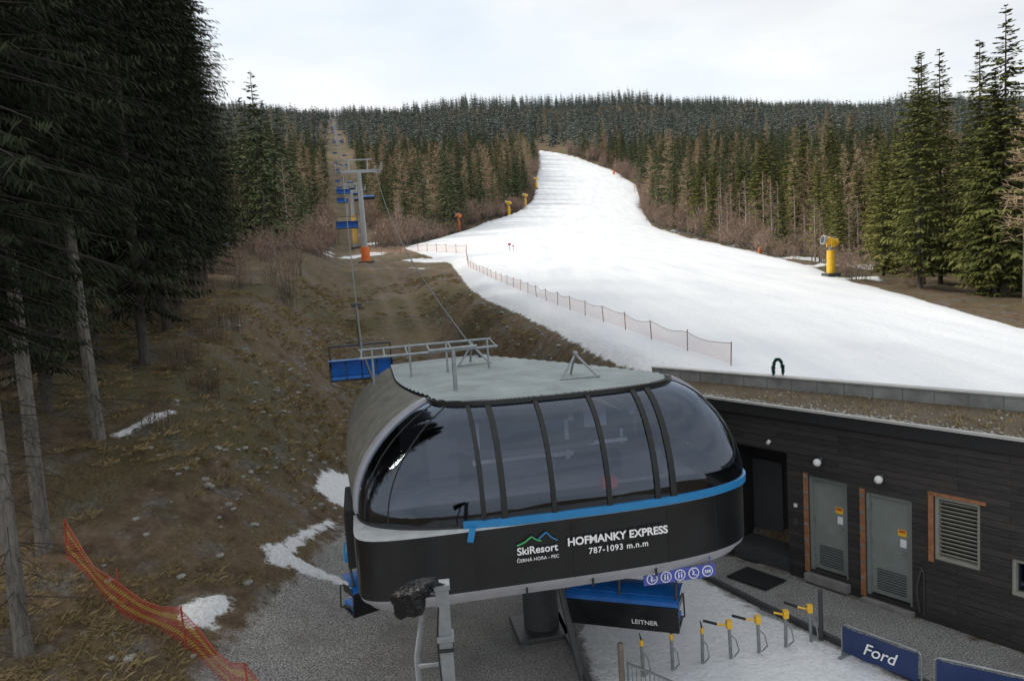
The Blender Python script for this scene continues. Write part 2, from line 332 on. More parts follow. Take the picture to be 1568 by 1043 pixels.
FOREST=empty("forest")
def instancer(name,pts,sizes,child_me,parent,lift=-.1):
    n=len(pts)
    if n==0: return
    X=np.array([q[0] for q in pts]);Y=np.array([q[1] for q in pts]); Z=terrain(X,Y)
    a=rng.random(n)*6.283; h=np.array(sizes)/2; V=np.zeros((n,4,3))
    for k in range(4):
        V[:,k,0]=X+np.cos(a+k*math.pi/2)*h*1.41421; V[:,k,1]=Y+np.sin(a+k*math.pi/2)*h*1.41421; V[:,k,2]=Z+lift
    o=mesh(name,V.reshape(-1,3).tolist(),[(4*i,4*i+1,4*i+2,4*i+3) for i in range(n)],None,parent)
    o.instance_type='FACES'; o.use_instance_faces_scale=True; o.instance_faces_scale=1; o.show_instancer_for_render=False; o.show_instancer_for_viewport=False
    ch=bpy.data.objects.new(name+'_unit',child_me); COL.objects.link(ch); ch.parent=o
def jgrid(x0,x1,y0,y1,sp):
    gx,gy=np.meshgrid(np.arange(x0,x1,sp),np.arange(y0,y1,sp)); gx=gx.ravel();gy=gy.ravel()
    return gx+rng.uniform(-.48,.48,gx.size)*sp, gy+rng.uniform(-.48,.48,gx.size)*sp
def forest_mask(X,Y):
    pd=poly_sd(PISTE,X,Y); a=X-axis(Y)
    ok=(pd<-1.8-1.5*vn(X,Y,8,6))
    ok&=~((a>-10-2*vn(X,Y,10,7))&(a<6+2*sm(100,200,Y)+3*vn(X,Y,12,8))&(Y<230))
    ok&=~((np.abs(a)<7.5)&(Y>=230)&(Y<1405))
    left=(a<0); mid=(a>=0)&(X<np.interp(Y,[0,150,460,2000],[-2,-12,24,24]))
    ok&=~(left&(Y<78)); ok&=~(mid&(Y<163+6*vn(X,Y,9,9)))
    ok&=~((~left)&(~mid)&(Y<38)); ok&=(np.abs(X)<Y*.82+25)
    return ok
X1,Y1=jgrid(-130,180,30,185,3.9); k=forest_mask(X1,Y1)&((poly_sd(PISTE,X1,Y1)>-55)|(Y1>110)); X1,Y1=X1[k],Y1[k]
X2,Y2=jgrid(-330,330,185,420,5.6); k=forest_mask(X2,Y2); X2,Y2=X2[k],Y2[k]
X3,Y3=jgrid(-1150,1150,420,1560,11.0); k=forest_mask(X3,Y3); X3,Y3=X3[k],Y3[k]
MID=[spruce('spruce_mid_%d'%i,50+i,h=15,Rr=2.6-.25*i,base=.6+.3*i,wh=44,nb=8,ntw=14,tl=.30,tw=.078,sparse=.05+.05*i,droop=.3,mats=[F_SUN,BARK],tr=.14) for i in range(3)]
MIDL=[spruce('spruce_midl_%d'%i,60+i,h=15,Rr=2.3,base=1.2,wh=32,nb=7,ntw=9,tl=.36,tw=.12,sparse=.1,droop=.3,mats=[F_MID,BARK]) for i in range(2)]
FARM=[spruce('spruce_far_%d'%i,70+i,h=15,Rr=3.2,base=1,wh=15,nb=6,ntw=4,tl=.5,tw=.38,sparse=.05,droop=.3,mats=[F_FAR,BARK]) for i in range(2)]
LARCH=bare('larch',5,14,2.9,140,[F_LARCH,BARKP],wd=.045,nt=8); BIRCH=bare('bare_tree',6,9,2.0,70,[F_SHRUB,BARKW],wd=.028,nt=8)
SHRUB=bare('shrub',8,2.6,.9,6,[F_SHRUB,BARKP],stems=26,twl=.7,wd=.015); SHRUBN=bare('shrub_near',9,2.6,.9,6,[F_SHRUBD,BARK],stems=22,twl=.6,wd=.008)
def split(X,Y,w):
    w=np.array(w)/sum(w); u=rng.random(len(X)); return np.searchsorted(np.cumsum(w),u)
right=(X1>0); pd1=poly_sd(PISTE,X1,Y1)
cl=vn(X1,Y1,14,11); a1=X1-axis(Y1)
kind=split(X1,Y1,[4,4,4])
larchy=((~right)&(a1>0)&(rng.random(len(X1))<.40))|(right&(rng.random(len(X1))<.07+.45*(vn(X1,Y1,16,21)>.19)))
birchy=((pd1>-9)&(Y1>80)&(rng.random(len(X1))<.52)) | ((~right)&(a1<0)&(a1>-22)&(rng.random(len(X1))<.36))
sz=rng.uniform(.62,1.15,len(X1))*(1+.4*cl)
sz=np.where(right&(Y1<95),sz*.84,sz*1.08)
for i in range(3):
    k=(kind==i)&~larchy&~birchy&right; instancer('spruce_stand_%d'%i,list(zip(X1[k],Y1[k])),sz[k],MID[i],FOREST)
for i in range(2):
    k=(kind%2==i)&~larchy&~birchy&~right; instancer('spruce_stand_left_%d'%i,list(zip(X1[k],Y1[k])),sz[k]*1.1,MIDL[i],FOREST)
k=larchy&~birchy; instancer('larch_stand',list(zip(X1[k],Y1[k])),np.where(right[k],sz[k]*.95,sz[k]*1.35),LARCH,FOREST)
instancer('bare_tree_stand',list(zip(X1[birchy],Y1[birchy])),sz[birchy]*1.1,BIRCH,FOREST)
prom=[(27.8,45.5,.86),(30.6,47,.78),(37.5,72,1.05),(34.0,68,1.0),(41.5,79,1.05),(31.5,52,.78)]
for i,(x,y,sc) in enumerate(prom):
    o=bpy.data.objects.new("spruce_tree",MID[i%3]); COL.objects.link(o); o.location=(x,y,tz(x,y)-.1); o.scale=(sc,)*3; o.rotation_euler=(0,0,i*1.3)
a2=X2-axis(Y2)
l2=rng.random(len(X2))<np.where((a2>0)&(X2<20)&(Y2<300),.34,.06+.45*(vn(X2,Y2,30,22)>.18))
k2=split(X2,Y2,[1,1]); s2=rng.uniform(.75,1.4,len(X2))*(1+.3*vn(X2,Y2,35,23))
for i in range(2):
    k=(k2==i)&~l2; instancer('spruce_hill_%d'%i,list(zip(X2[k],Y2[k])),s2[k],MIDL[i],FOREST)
instancer('larch_hill',list(zip(X2[l2],Y2[l2])),s2[l2]*1.1,LARCH,FOREST)
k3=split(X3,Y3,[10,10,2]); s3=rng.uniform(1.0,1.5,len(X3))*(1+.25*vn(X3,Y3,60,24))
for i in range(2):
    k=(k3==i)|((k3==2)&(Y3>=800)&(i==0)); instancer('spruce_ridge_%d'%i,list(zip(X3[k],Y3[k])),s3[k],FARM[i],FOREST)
k=(k3==2)&(Y3<800); instancer('larch_ridge',list(zip(X3[k],Y3[k])),s3[k],LARCH,FOREST)
UG=empty("undergrowth")
xs,ys=jgrid(-60,75,24,440,2.3); pdz=poly_sd(PISTE,xs,ys); aa=xs-axis(ys)
k=((pdz<-.8)&(pdz>-7)&(ys>85)&(xs>18))|((pdz<-.8)&(pdz>-6)&(ys>230))|((aa>6)&(pdz<-1.2)&(pdz>-18)&(ys>150)&(ys<260))|((aa<-6.5)&(aa>-14)&(ys>85)&(ys<260))|((aa>5.5)&(aa<12)&(ys>150)&(pdz<-2)&(ys<300))
k|=(pdz<-.8)&(pdz>-3.5)&(ys>52)&(ys<=85)&(xs>18)&(rng.random(len(xs))<.5)
k|=(aa<-7.5)&(aa>-13)&(ys>50)&(ys<=85)&(rng.random(len(xs))<.35)
k&=rng.random(len(xs))<.65
xs,ys=xs[k],ys[k]
instancer('bare_shrubs',list(zip(xs,ys)),rng.uniform(.5,1.5,len(xs))*np.interp(ys,[60,100,160,400],[.7,1.1,1.9,2.0]),SHRUB,UG)
xs,ys=jgrid(-16,-7,15,50,1.8); aa=xs-axis(ys); k=(aa<-6.8)&(rng.random(len(xs))<.4)
instancer('bank_saplings',list(zip(xs[k],ys[k])),rng.uniform(.25,.7,k.sum()),SHRUBN,UG)
r=random.Random(3);Q=[];S=[]
for i in range(60):
    a=r.random()*6.28; d=Vector((math.cos(a)*r.uniform(.3,1),math.sin(a)*r.uniform(.3,1),r.uniform(.15,.8))).normalized(); b0=Vector((r.uniform(-.22,.22),r.uniform(-.22,.22),0)); l=r.uniform(.07,.22)
    sv=Vector((-math.sin(a),math.cos(a),0))*.005; Q.append((b0-sv,b0+sv,b0+d*l*.7+sv*.8,b0+d*l+Vector((d.x,d.y,-.4))*l*.3)); S.append(r.random())
TUFT=leafmesh('tuft',Q,S,[],[F_GRASS,BARK])
xs,ys=jgrid(-16,4,9,75,.36); sdz=snow_sd(xs,ys); gdz=poly_sd(GRAV,xs,ys); aa=xs-axis(ys)
k=(sdz<-.3)&(gdz<-.2)&(rng.random(len(xs))<np.clip(.42+1.6*vn(xs,ys,2.5,12),.03,1))&((np.abs(aa)>2.4)|(rng.random(len(xs))<.2))
instancer('dry_grass',list(zip(xs[k],ys[k])),rng.uniform(.4,1.2,k.sum()),TUFT,UG,.0)
bm=bmesh.new(); bmesh.ops.create_icosphere(bm,subdivisions=2,radius=.5)
rr=random.Random(4)
for v in bm.verts: v.co*=1+rr.uniform(-.25,.25); v.co.z*=.6
me=bpy.data.meshes.new('stone'); bm.to_mesh(me); bm.free(); me.materials.append(mat('stone',(.25,.24,.215),.9,var=.5,vscale=3,bump=.5,bscale=8))
ST=empty("stones")
xs,ys=jgrid(-12,4,12,70,.28); sdz=snow_sd(xs,ys); gdz=poly_sd(GRAV,xs,ys); aa=xs-axis(ys)
k=(sdz<-.2)&(gdz<-.1)&(rng.random(len(xs))<np.clip(.02+.5*vn(xs,ys,4,13)+.38*(np.abs(aa+5.2)<2)*(ys>20)+.25*(np.abs(aa-3.6)<1.6)*(ys>20),.01,.6))&(aa>-9)
instancer('bank_stones',list(zip(xs[k],ys[k])),.04+.20*rng.random(k.sum())**2,me,ST,.0)

# ------------------------------------------------------------------ chairlift station
RZ=math.radians(10.5)
ST0=empty("chairlift_station",(.58,11.2,0),RZ)
def prof(z,sg=1):
    if z<=3.41:
        t=min(1,max(0,(z-2.35)/.13)); return (2.86 if sg<0 else 3.15)+.15*t, .12-.11*t
    u=min(.975,max(0,(z-3.5)/1.56)); e=math.sqrt(1-u*u)
    return ((1.52+1.42*e**1.5) if sg<0 else (2.08+1.24*e)), .03+1.25*(1-e)
def arch_l(z): return 1.40+.5*min(1,max(0,(z-3.5)/1.52))
def depth(z): return arch_l(z)-prof(z)[1]
def nexp(w,z): return (8.0 if w<0 else 3.0) if z<=3.41 else (2.6 if w<0 else 3.0)
def lsurf(w,z):
    hw,lf=prof(z,w); n=nexp(w,z); q=min(1,abs(w)/hw); return lf+depth(z)*(1-(1-q**n)**(1/n))
def ringpt(t,z):
    hw,lf=prof(z,t); a=t*math.pi/2; n=nexp(t,z); sg=1 if t>=0 else -1
    return (hw*sg*abs(math.sin(a))**(2/n), lf+depth(z)*(1-abs(math.cos(a))**(2/n)), z)
LEN=6.2
def side(sg,l,z):
    hw,lf=prof(z,sg); w=sg*hw
    if sg>0: w-=max(0,min(1,(l-2.2)/3.8))*2.4*max(0,min(1,(z-3.4)/1.6))
    elif z>3.41:
        q=max(0,min(1,(l-arch_l(z))/2.6)); u=max(0,min(1,(z-3.5)/1.5)); w-=(.14+.30*u)*(q*(2-q))
    return (w,l,z)
def glass_mat():
    m=bpy.data.materials.new('tinted_glass'); m.use_nodes=True; nt=m.node_tree; nt.nodes.remove(nt.nodes['Principled BSDF'])
    N=NT(m); out=nt.nodes['Material Output']; tr=N.n('ShaderNodeBsdfTransparent'); tr.inputs[0].default_value=(.64,.67,.75,1)
    gl=N.n('ShaderNodeBsdfGlossy'); gl.inputs['Roughness'].default_value=.03; gl.inputs[0].default_value=(.7,.8,.98,1)
    fr=N.n('ShaderNodeFresnel'); fr.inputs[0].default_value=1.5
    f=N.math('ADD',N.math('MULTIPLY',fr.outputs[0],1.15),.05,True); mx=N.n('ShaderNodeMixShader'); N.l(f,mx.inputs[0]); N.l(tr.outputs[0],mx.inputs[1]); N.l(gl.outputs[0],mx.inputs[2]); N.l(mx.outputs[0],out.inputs[0]); return m
GLASS=glass_mat()
SHELL=mat('ribbed_shell',(.15,.142,.12),.55,.1,var=.3,vscale=3)
ROOFM=mat('roof_sheet',(.26,.29,.285),.55,.1,var=.25,vscale=1.4)
def loft(name,zs,tl,m):
    v=[];f=[]
    for z in zs: v+=[ringpt(t,z) for t in tl]
    n=len(tl)
    for j in range(len(zs)-1):
        for i in range(n-1): f.append((j*n+i,j*n+i+1,(j+1)*n+i+1,(j+1)*n+i))
    return mesh(name,v,f,m,ST0,True)
TL=[-1+2*i/96 for i in range(97)]
loft('skirt_front',[2.52,2.8,3.1,3.40],TL,BLACK)
loft('skirt_bottom_rim',[2.33,2.40,2.46,2.52],TL,RIM)
loft('ledge',[3.401,3.43],TL,LGREY)
gz=[3.43,3.5,3.6,3.75,3.9,4.05,4.2,4.35,4.5,4.62,4.73,4.83,4.91,4.97,5.02]
loft('glass_front',gz,TL,GLASS)
def sideshell(name,sg,zs,m,rib,dl=.045):
    v=[];f=[];k=int((LEN-1.7)/dl)
    for z in zs:
        s0=arch_l(z)
        for i in range(k+1):
            l=s0+(LEN-s0)*i/k; w,_,_=side(sg,l,z); rb=rib*(1 if (i//2)%2 else 0)
            v.append((w+sg*rb*.8,l,z+rb*.3))
    n=k+1
    for j in range(len(zs)-1):
        for i in range(k): f.append((j*n+i,j*n+i+1,(j+1)*n+i+1,(j+1)*n+i))
    return mesh(name,v,f,m,ST0,False)
for sg,nm in ((-1,'left'),(1,'right')):
    sideshell('skirt_'+nm,sg,[2.33,2.48,3.0,3.40,3.43],BLACK,0,.3)
    sideshell('shell_'+nm,sg,gz,SHELL,.028,.045)
mesh('rear_wall',[side(-1,LEN,2.48),side(1,LEN,2.48),side(1,LEN,3.43),side(1,LEN,5.02),side(-1,LEN,5.02),side(-1,LEN,4.5),side(-1,LEN,3.43)],[(0,1,2,3,4,5,6)],SHELL,ST0)
fl=[ringpt(t,2.48) for t in TL]+[side(1,LEN,2.48),side(-1,LEN,2.48)]
mesh('underfloor',[(a*.97,b+.05,3.0) for a,b,_ in fl],[tuple(range(len(fl)))],DGREY,ST0)
v=[];f=[]; nl=100;nw=10; l00=ringpt(0,5.02)[1]-.02
def ring_w(l,z,sg):
    hw,lf=prof(z,sg); D=depth(z); q=(l-lf)/D
    if q>=1: return abs(side(sg,l,z)[0])
    q=max(0,q); n=nexp(sg,z); return hw*(1-(1-q)**n)**(1/n)
for i in range(nl+1):
    l=l00+(LEN+.1-l00)*(i/nl)**1.15
    wr=ring_w(l,5.02,1) if l<2.3 else side(1,l,5.02)[0]; wl=-ring_w(l,5.02,-1)
    for j in range(nw+1):
        w=wl+(wr-wl)*j/nw; rib=.018*((i//2)%2)
        v.append((w,l,5.045+.06*(1-(w/2.3)**2)*min(1,(l-l00)*1.5)+rib))
for i in range(nl):
    for j in range(nw): 
        a=i*(nw+1)+j; f.append((a,a+1,a+nw+2,a+nw+1))
mesh('roof',v,f,ROOFM,ST0)
top=[ringpt(t,5.02) for t in TL[2:-2]]
mb=MB()
for a,b in zip(top[:-1],top[1:]):
    a=Vector(a);b=Vector(b); d=(b-a); mb.box((a+b)/2+Vector((0,0,-.01)),(d.length+.02,.10,.12),rot=(0,0,math.atan2(d.y,d.x)))
mb.obj('roof_edge_frame',[BLACK],ST0)
for sg in (-1,1):
    vv=[];ff=[]
    for z in gz:
        w,_,_=side(sg,1.4,z); l=arch_l(z)
        vv+=[(w+sg*.045,l-.09,z+.03),(w+sg*.07,l+.09,z+.03),(w-sg*.02,l-.095,z),(w-sg*.02,l+.095,z)]
    for k in range(len(gz)-1):
        a=4*k; ff+=[(a,a+1,a+5,a+4),(a,a+4,a+6,a+2),(a+1,a+3,a+7,a+5)]
    mesh('arch_band',vv,ff,RIM,ST0)
mb=MB()
for w,wd in ((-1.15,.07),(-.85,.09),(-.12,.07),(.72,.07),(1.48,.08),(1.74,.09)):
    pts=[Vector((w,lsurf(w,z)-.012,z)) for z in gz]
    for a,b in zip(pts[:-1],pts[1:]):
        d=b-a; mb.box((a+b)/2,(wd,d.length+.01,.035),rot=(math.atan2(d.z,d.y),0,0))
mb.obj('window_mullions',[BLACKM],ST0)
mb=MB()
for t in (-.80,-.60,.86):
    mb.path([Vector(ringpt(t,z)) for z in gz],.012,n=5)
mb.path([Vector(ringpt(t,3.44)) for t in TL],.022,n=5)
mb.obj('corner_pane_seams',[BLACKM],ST0)
bp=[ringpt(t,3.47) for t in np.linspace(-.26,1.0,70)]
vv=[];ff=[]
for k,q in enumerate(bp):
    a=Vector(bp[max(0,k-1)]);b=Vector(bp[min(len(bp)-1,k+1)]); d=(b-a).normalized(); nn=Vector((d.y,-d.x,0))*.035
    vv+=[Vector(q)+nn-Vector((0,0,.055)),Vector(q)+nn+Vector((0,0,.055)),Vector(q)-nn*.5+Vector((0,0,.06)),Vector(q)-nn*.5-Vector((0,0,.06))]
for k in range(len(bp)-1):
    a=4*k; ff+=[(a,a+4,a+5,a+1),(a+1,a+5,a+6,a+2),(a+3,a+7,a+4,a)]
mesh('blue_stripe',vv,ff,BLUE,ST0)
mb=MB(); mb.box((-1.36,-.02,3.36),(.09,.03,.20),0,rot=(0,.25,0)); mb.obj('blue_stripe_end',[BLUE],ST0)
mb=MB()
for w in (-1.3,.12,1.62,2.45):
    q=lsurf(w,3.0); mb.box((w,q-.002,2.94),(.009,.012,.85))
for w in (-.6,.4,1.4): mb.box((w,lsurf(w,2.4)-.04,2.42),(.03,.02,.18))
mb.obj('panel_joints',[BLACKM],ST0)
mb=MB()
for (w,l) in ((.9,2.2),(-.5,5.0)):
    ap=(w,l,5.5); 
    for dx,dy in ((-.35,-.25),(.35,-.25),(0,.4)): mb.tube((w+dx,l+dy,5.08),ap,.02,n=6)
    mb.box((w,l,5.52),(.06,.14,.05)); mb.tube((w-.35,l-.25,5.13),(w+.35,l-.25,5.13),.014,n=6)
mb.tube((-1.2,2.1,5.0),(-1.2,2.1,5.78),.035,n=8); mb.tube((-1.6,2.1,5.78),(-.8,2.1,5.80),.03,n=6)
for yy,zz in ((4.2,5.50),(5.0,5.57)): mb.tube((-2.75,yy,zz),(-.1,yy,zz+.02),.028,n=6)
for i in range(7): x=-2.7+i*.43; mb.tube((x,4.2,5.51),(x,5.0,5.58),.018,n=5)
for x in (-2.5,-1.8,-1.1,-.3): mb.tube((x,4.2,4.95),(x,4.2,5.70),.022,n=6)
mb.obj('roof_frame_and_tripods',[GREY],ST0)
mb=MB(); mb.box((0,3.4,3.46),(5.2,4.2,.04),0); mb.obj('interior_floor',[mat('hall_floor',(.16,.16,.17),.6,var=.2)],ST0)
mb=MB()
mb.tube((0,3.2,4.05),(0,3.2,4.15),1.8,n=48,mi=1); mb.tube((0,3.2,4.15),(0,3.2,4.5),.25,n=16,mi=1)
for x in (-1.0,.55,1.6): mb.box((x,2.8,4.60),(.10,2.8,.12),0)
for x in (-.95,.55): mb.box((x,1.75,4.2),(.07,.07,.75),0)
mb.box((-.2,1.75,3.92),(1.7,.06,.08),0); mb.box((1.15,1.75,4.05),(.9,.06,.06),0)
mb.box((1.15,2.2,4.4),(.4,.3,.3),0); mb.box((1.0,.95,3.58),(.24,.18,.14),2); mb.box((1.55,1.9,3.85),(.05,.05,.7),0)
mb.box((-.3,1.9,3.70),(1.2,.5,.4),1); mb.box((1.7,1.6,3.7),(.7,.5,.5),1); mb.box((-1.5,2.4,3.9),(.5,.7,.8),1)
mb.obj('interior_machinery',[LGREY,DGREY,RED],ST0)
mb=MB(); mb.box((-.3,4.9,4.2),(3.6,.05,1.4),0); mb.obj('interior_rear_lining',[mat('lining',(.42,.44,.49),.6,var=.3,vscale=1.5)],ST0)
mb=MB(); mb.tube((.3,3.6,-.2),(.3,3.6,3.0),.34,n=24); mb.box((.3,3.6,.0),(1.1,1.1,.2)); mb.box((.3,3.2,2.85),(.6,5.0,.3)); mb.tube((-.4,3.6,2.8),(.3,3.6,1.6),.1,n=8)
mb.box((.1,1.5,2.75),(3.6,.12,.25)); mb.box((.1,4.5,2.75),(4.6,.12,.25))
mb.obj('support_column',[DGREY],ST0,bevel=.02)
mb=MB(); mb.tube((.22,2.3,2.5),(.55,1.6,.0),.06,n=8); mb.tube((.22,2.3,2.5),(.30,3.4,2.8),.06,n=8); mb.obj('support_strut',[DGREY],ST0)
def text(body,loc,size,m,parent,rot=(math.pi/2,0,0),bold=0.0,align='CENTER'):
    cu=bpy.data.curves.new(body,'FONT'); cu.body=body; cu.size=size; cu.align_x=align; cu.extrude=.003; cu.offset=bold
    o=bpy.data.objects.new('lettering',cu); COL.objects.link(o); o.parent=parent; o.location=loc; o.rotation_euler=rot; cu.materials.append(m); return o
LET=mat('white_lettering',(.85,.85,.85),.5,var=.02)
text("HOFMANKY EXPRESS",(.80,-.035,3.02),.162,LET,ST0,bold=.0045)
t=text("787-1093 m.n.m",(.80,-.035,2.86),.125,LET,ST0,bold=.0015); t.data.space_character=1.12
text("SkiResort",(-.42,-.035,2.98),.155,LET,ST0,bold=.0025)
text("ČERNÁ HORA - PEC",(-.42,-.035,2.87),.070,LET,ST0)
GRN=mat('green_logo',(.05,.45,.12),.5,var=.02)
mb=MB(); mb.path([(-.72,-.04,3.12),(-.60,-.04,3.16),(-.50,-.04,3.23),(-.42,-.04,3.17),(-.36,-.04,3.15)],.010,mi=0); mb.path([(-.40,-.042,3.18),(-.28,-.042,3.27),(-.20,-.042,3.18),(-.12,-.042,3.13)],.010,mi=1)
mb.obj('logo_mark',[GRN,BLUE],ST0)
SIGNB=mat('sign_blue',(.07,.09,.38),.4,var=.02)
mb=MB(); mb.box((1.82,.20,2.24),(1.16,.015,.20),0)
for i in range(5):
    x=1.37+i*.225; mb.tube((x,.190,2.24),(x,.180,2.24),.088,n=24,mi=1)
    mb.tube((x,.180,2.24),(x,.177,2.24),.072,n=24,mi=2)
    if i==1 or i==2:
        for dx in (-.022,.022): mb.box((x+dx,.174,2.23),(.02,.006,.06),1); mb.tube((x+dx,.177,2.28),(x+dx,.171,2.28),.011,n=10,mi=1)
    elif i==4: 
        for dx in (-.035,0,.035): mb.box((x+dx,.174,2.24),(.022,.006,.05),1)
    else:
        mb.box((x-.01,.174,2.245),(.022,.006,.06),1,rot=(0,.4,0)); mb.tube((x-.02,.177,2.29),(x-.02,.171,2.29),.012,n=10,mi=1); mb.box((x+.015,.174,2.215),(.07,.006,.012),1,rot=(0,.3 if i else -.3,0))
for x in (1.33,2.33): mb.tube((x,.21,2.33),(x,.24,2.52),.01)
mb.obj('pictogram_sign',[SIGNB,WHITE,SIGNB],ST0)
mb=MB(); mb.box((-3.08,2.6,2.85),(.20,1.4,1.0),0); mb.box((-3.16,2.2,2.55),(.16,.5,.2),1); mb.obj('left_service_box',[BLACKM,BLUE],ST0,bevel=.03)

# ------------------------------------------------------------------ chairs
mb=MB()
mb.box((0,0,0),(.34,.10,.12),1); mb.path([(0,0,-.05),(0,.05,-.5),(0,-.05,-1.0),(0,-.12,-1.25)],.035,1,8)
mb.tube((-.95,-.12,-1.25),(.95,-.12,-1.25),.035,mi=1)
for x in (-.95,.95,-.02):
    mb.path([(x,-.12,-1.25),(x,-.22,-1.7),(x,-.18,-2.2),(x,.25,-2.28)],.028,1)
for i in range(4):
    x=-.72+i*.48
    mb.box((x,.06,-2.24),(.45,.46,.09),0,rot=(.08,0,0)); mb.box((x,-.18,-1.97),(.45,.08,.48),0,rot=(-.12,0,0))
mb.box((0,-.25,-2.10),(1.98,.05,.46),2,rot=(.20,0,0)); mb.box((0,.03,-2.32),(1.96,.5,.06),2,rot=(.08,0,0))
vv=[];n=10
for i in range(n+1):
    a=math.pi*(i/n)*.62; y=-.30+.42*(1-math.cos(a)); z=-1.90+.24*math.sin(a)
    vv+=[(-1.0,y,z),(1.0,y,z)]
mb.add(vv,[(2*i,2*i+1,2*i+3,2*i+2) for i in range(n)],0); mb.box((-.99,-.06,-1.87),(.02,.44,.14),2); mb.box((.99,-.06,-1.87),(.02,.44,.14),2)
mb.path([(-.98,-.2,-1.75),(-.98,.35,-1.9),(-.98,.42,-2.35),(-.5,.45,-2.62),(.5,.45,-2.62),(.98,.42,-2.35),(.98,.35,-1.9),(.98,-.2,-1.75)],.018,1)
tmp=mb.obj('chair_tmp',[BLUESEAT,DGREY,BLACK]); b=tmp.modifiers.new('b','BEVEL'); b.width=.018; b.segments=2; b.limit_method='ANGLE'
dg=bpy.context.evaluated_depsgraph_get(); CH=bpy.data.meshes.new_from_object(tmp.evaluated_get(dg)); bpy.data.objects.remove(tmp)
def chair(x,y,z,rz,sc=1):
    o=bpy.data.objects.new('lift_chair',CH); COL.objects.link(o); o.location=(x,y,z); o.rotation_euler=(0,0,rz); o.scale=(sc,)*3; return o
LA=math.atan(.205)
cn=chair(1.66,13.35,3.10,-.36,1.0)
text("LEITNER",(.42,-.335,-2.20),.12,LET,cn,rot=(math.pi/2+.2,0,0))
chair(-2.45,14.2,3.3,.6,.95)

# ------------------------------------------------------------------ towers + rope
TY=[107,172,245,330,430,550,700,880,1080,1300]; TP=[]
for i,y in enumerate(TY):
    x=axis(y)-.6; z=tz(x,y); h=12 if i<4 else 13
    mb=MB(); mb.tube((0,0,-.5),(0,0,h),.40,.28,n=20,mi=0)
    if i in (0,): mb.tube((0,0,.2),(0,0,2.2),.60,.56,n=16,mi=1)
    if i in (1,): mb.tube((0,0,1.2),(0,0,7),.45,.42,n=16,mi=2)
    mb.box((0,0,.05),(2,2,.5),3)
    mb.box((0,0,h+.1),(5.0,.35,.4),0)
    mb.box((0,0,h+1.6),(3.6,.14,.16),0); mb.tube((-1.2,0,h),(-1.2,0,h+1.6),.08); mb.tube((1.2,0,h),(1.2,0,h+1.6),.08)
    for sx in (-2.1,2.1):
        mb.box((sx,0,h+.38),(.12,5.0,.16),0)
        for k in range(10): mb.tube((sx-.06,-2.3+k*.51,h+.62),(sx+.06,-2.3+k*.51,h+.62),.22,n=14,mi=3)
        mb.box((sx+(.55 if sx>0 else -.55),0,h+.0),(.6,4.6,.05),0)
        ox=sx+(.85 if sx>0 else -.85)
        mb.tube((ox,-2.3,h+1.0),(ox,2.3,h+1.0),.03); mb.tube((ox,-2.3,h),(ox,-2.3,h+1.0),.03); mb.tube((ox,2.3,h),(ox,2.3,h+1.0),.03); mb.tube((ox,0,h),(ox,0,h+1.0),.03)
    for k in range(int(h/.4)): mb.tube((-.2,-.48,.6+k*.4),(.2,-.48,.6+k*.4),.02,n=4)
    mb.tube((-.2,-.5,.4),(-.2,-.5,h),.025,n=4); mb.tube((.2,-.5,.4),(.2,-.5,h),.025,n=4)
    mb.obj('lift_tower',[LGREY,ORA,YEL,DGREY],None,loc=(x,y,z),rz=LA)
    TP.append((x,y,z+h+.84))
mb=MB(); ROPE={}
for sg,st in ((-1,(-3.35,17.6,5.35)),(1,(-.9,17.4,5.3))):
    pts=[]; nodes=[st]+[(x+sg*2.1*math.cos(LA),y+sg*2.1*math.sin(LA),z) for x,y,z in TP]
    for q,(a,b) in enumerate(zip(nodes[:-1],nodes[1:])):
        L=b[1]-a[1]; sag=L*.022
        for i in range(24):
            t=i/24; pts.append((a[0]+(b[0]-a[0])*t,a[1]+(b[1]-a[1])*t,a[2]+(b[2]-a[2])*t-4*sag*t*(1-t)))
    ROPE[sg]=pts; mb.path(pts,.028,n=5)
mb.path([(-3.35,17.6,5.35),(-2.6,15.5,4.3)],.03); mb.path([(-.9,17.4,5.3),(-.4,16.2,4.9)],.03)
mb.obj('haul_rope',[RUST])
def rope_at(sg,y):
    P=ROPE[sg]; ys=[q[1] for q in P]; return (np.interp(y,ys,[q[0] for q in P]),y,np.interp(y,ys,[q[2] for q in P]))
for y in (25,74,118,148,184,212,240,268,298,330,365,400,440,480,530,580,640,700,770,850,940,1040,1150): 
    q=rope_at(-1,y); chair(q[0],q[1],q[2],math.pi+LA)
for y in (135,166,200,232,262,292,322,356,392,430,470,520,590,670,760,860): 
    q=rope_at(1,y); chair(q[0],q[1],q[2],LA)

# ------------------------------------------------------------------ snow cannons
def cannon(x,y,h,rz,col):
    z=tz(x,y); mb=MB(); k=h/2.7
    mb.tube((0,0,-.2),(0,0,1.75*k),.30*k,.25*k,n=20,mi=0); mb.box((0,0,.1),(.9*k,.9*k,.25*k),2)
    mb.tube((0,0,1.75*k),(0,0,2.05*k),.12*k,n=12,mi=1)
    a=Vector((-.46*k,0,2.46*k)); b=Vector((.42*k,0,2.27*k)); mb.tube(a,b,.27*k,.25*k,n=24,mi=0); mb.tube(b,b+(b-a)*.18,.26*k,.13*k,n=24,mi=0)
    mb.tube(a-(b-a)*.12,a+(b-a)*.05,.31*k,n=24,mi=1); mb.tube(a-(b-a)*.13,a-(b-a)*.121,.24*k,n=24,mi=2)
    mb.box((0,.31*k,2.2*k),(.2*k,.08*k,.5*k),0); mb.box((0,-.31*k,2.2*k),(.2*k,.08*k,.5*k),0); mb.box((.1*k,0,2.62*k),(.4*k,.25*k,.10*k),1)
    mb.obj('snow_cannon',[col,LGREY,DGREY],None,loc=(x,y,z),rz=rz)
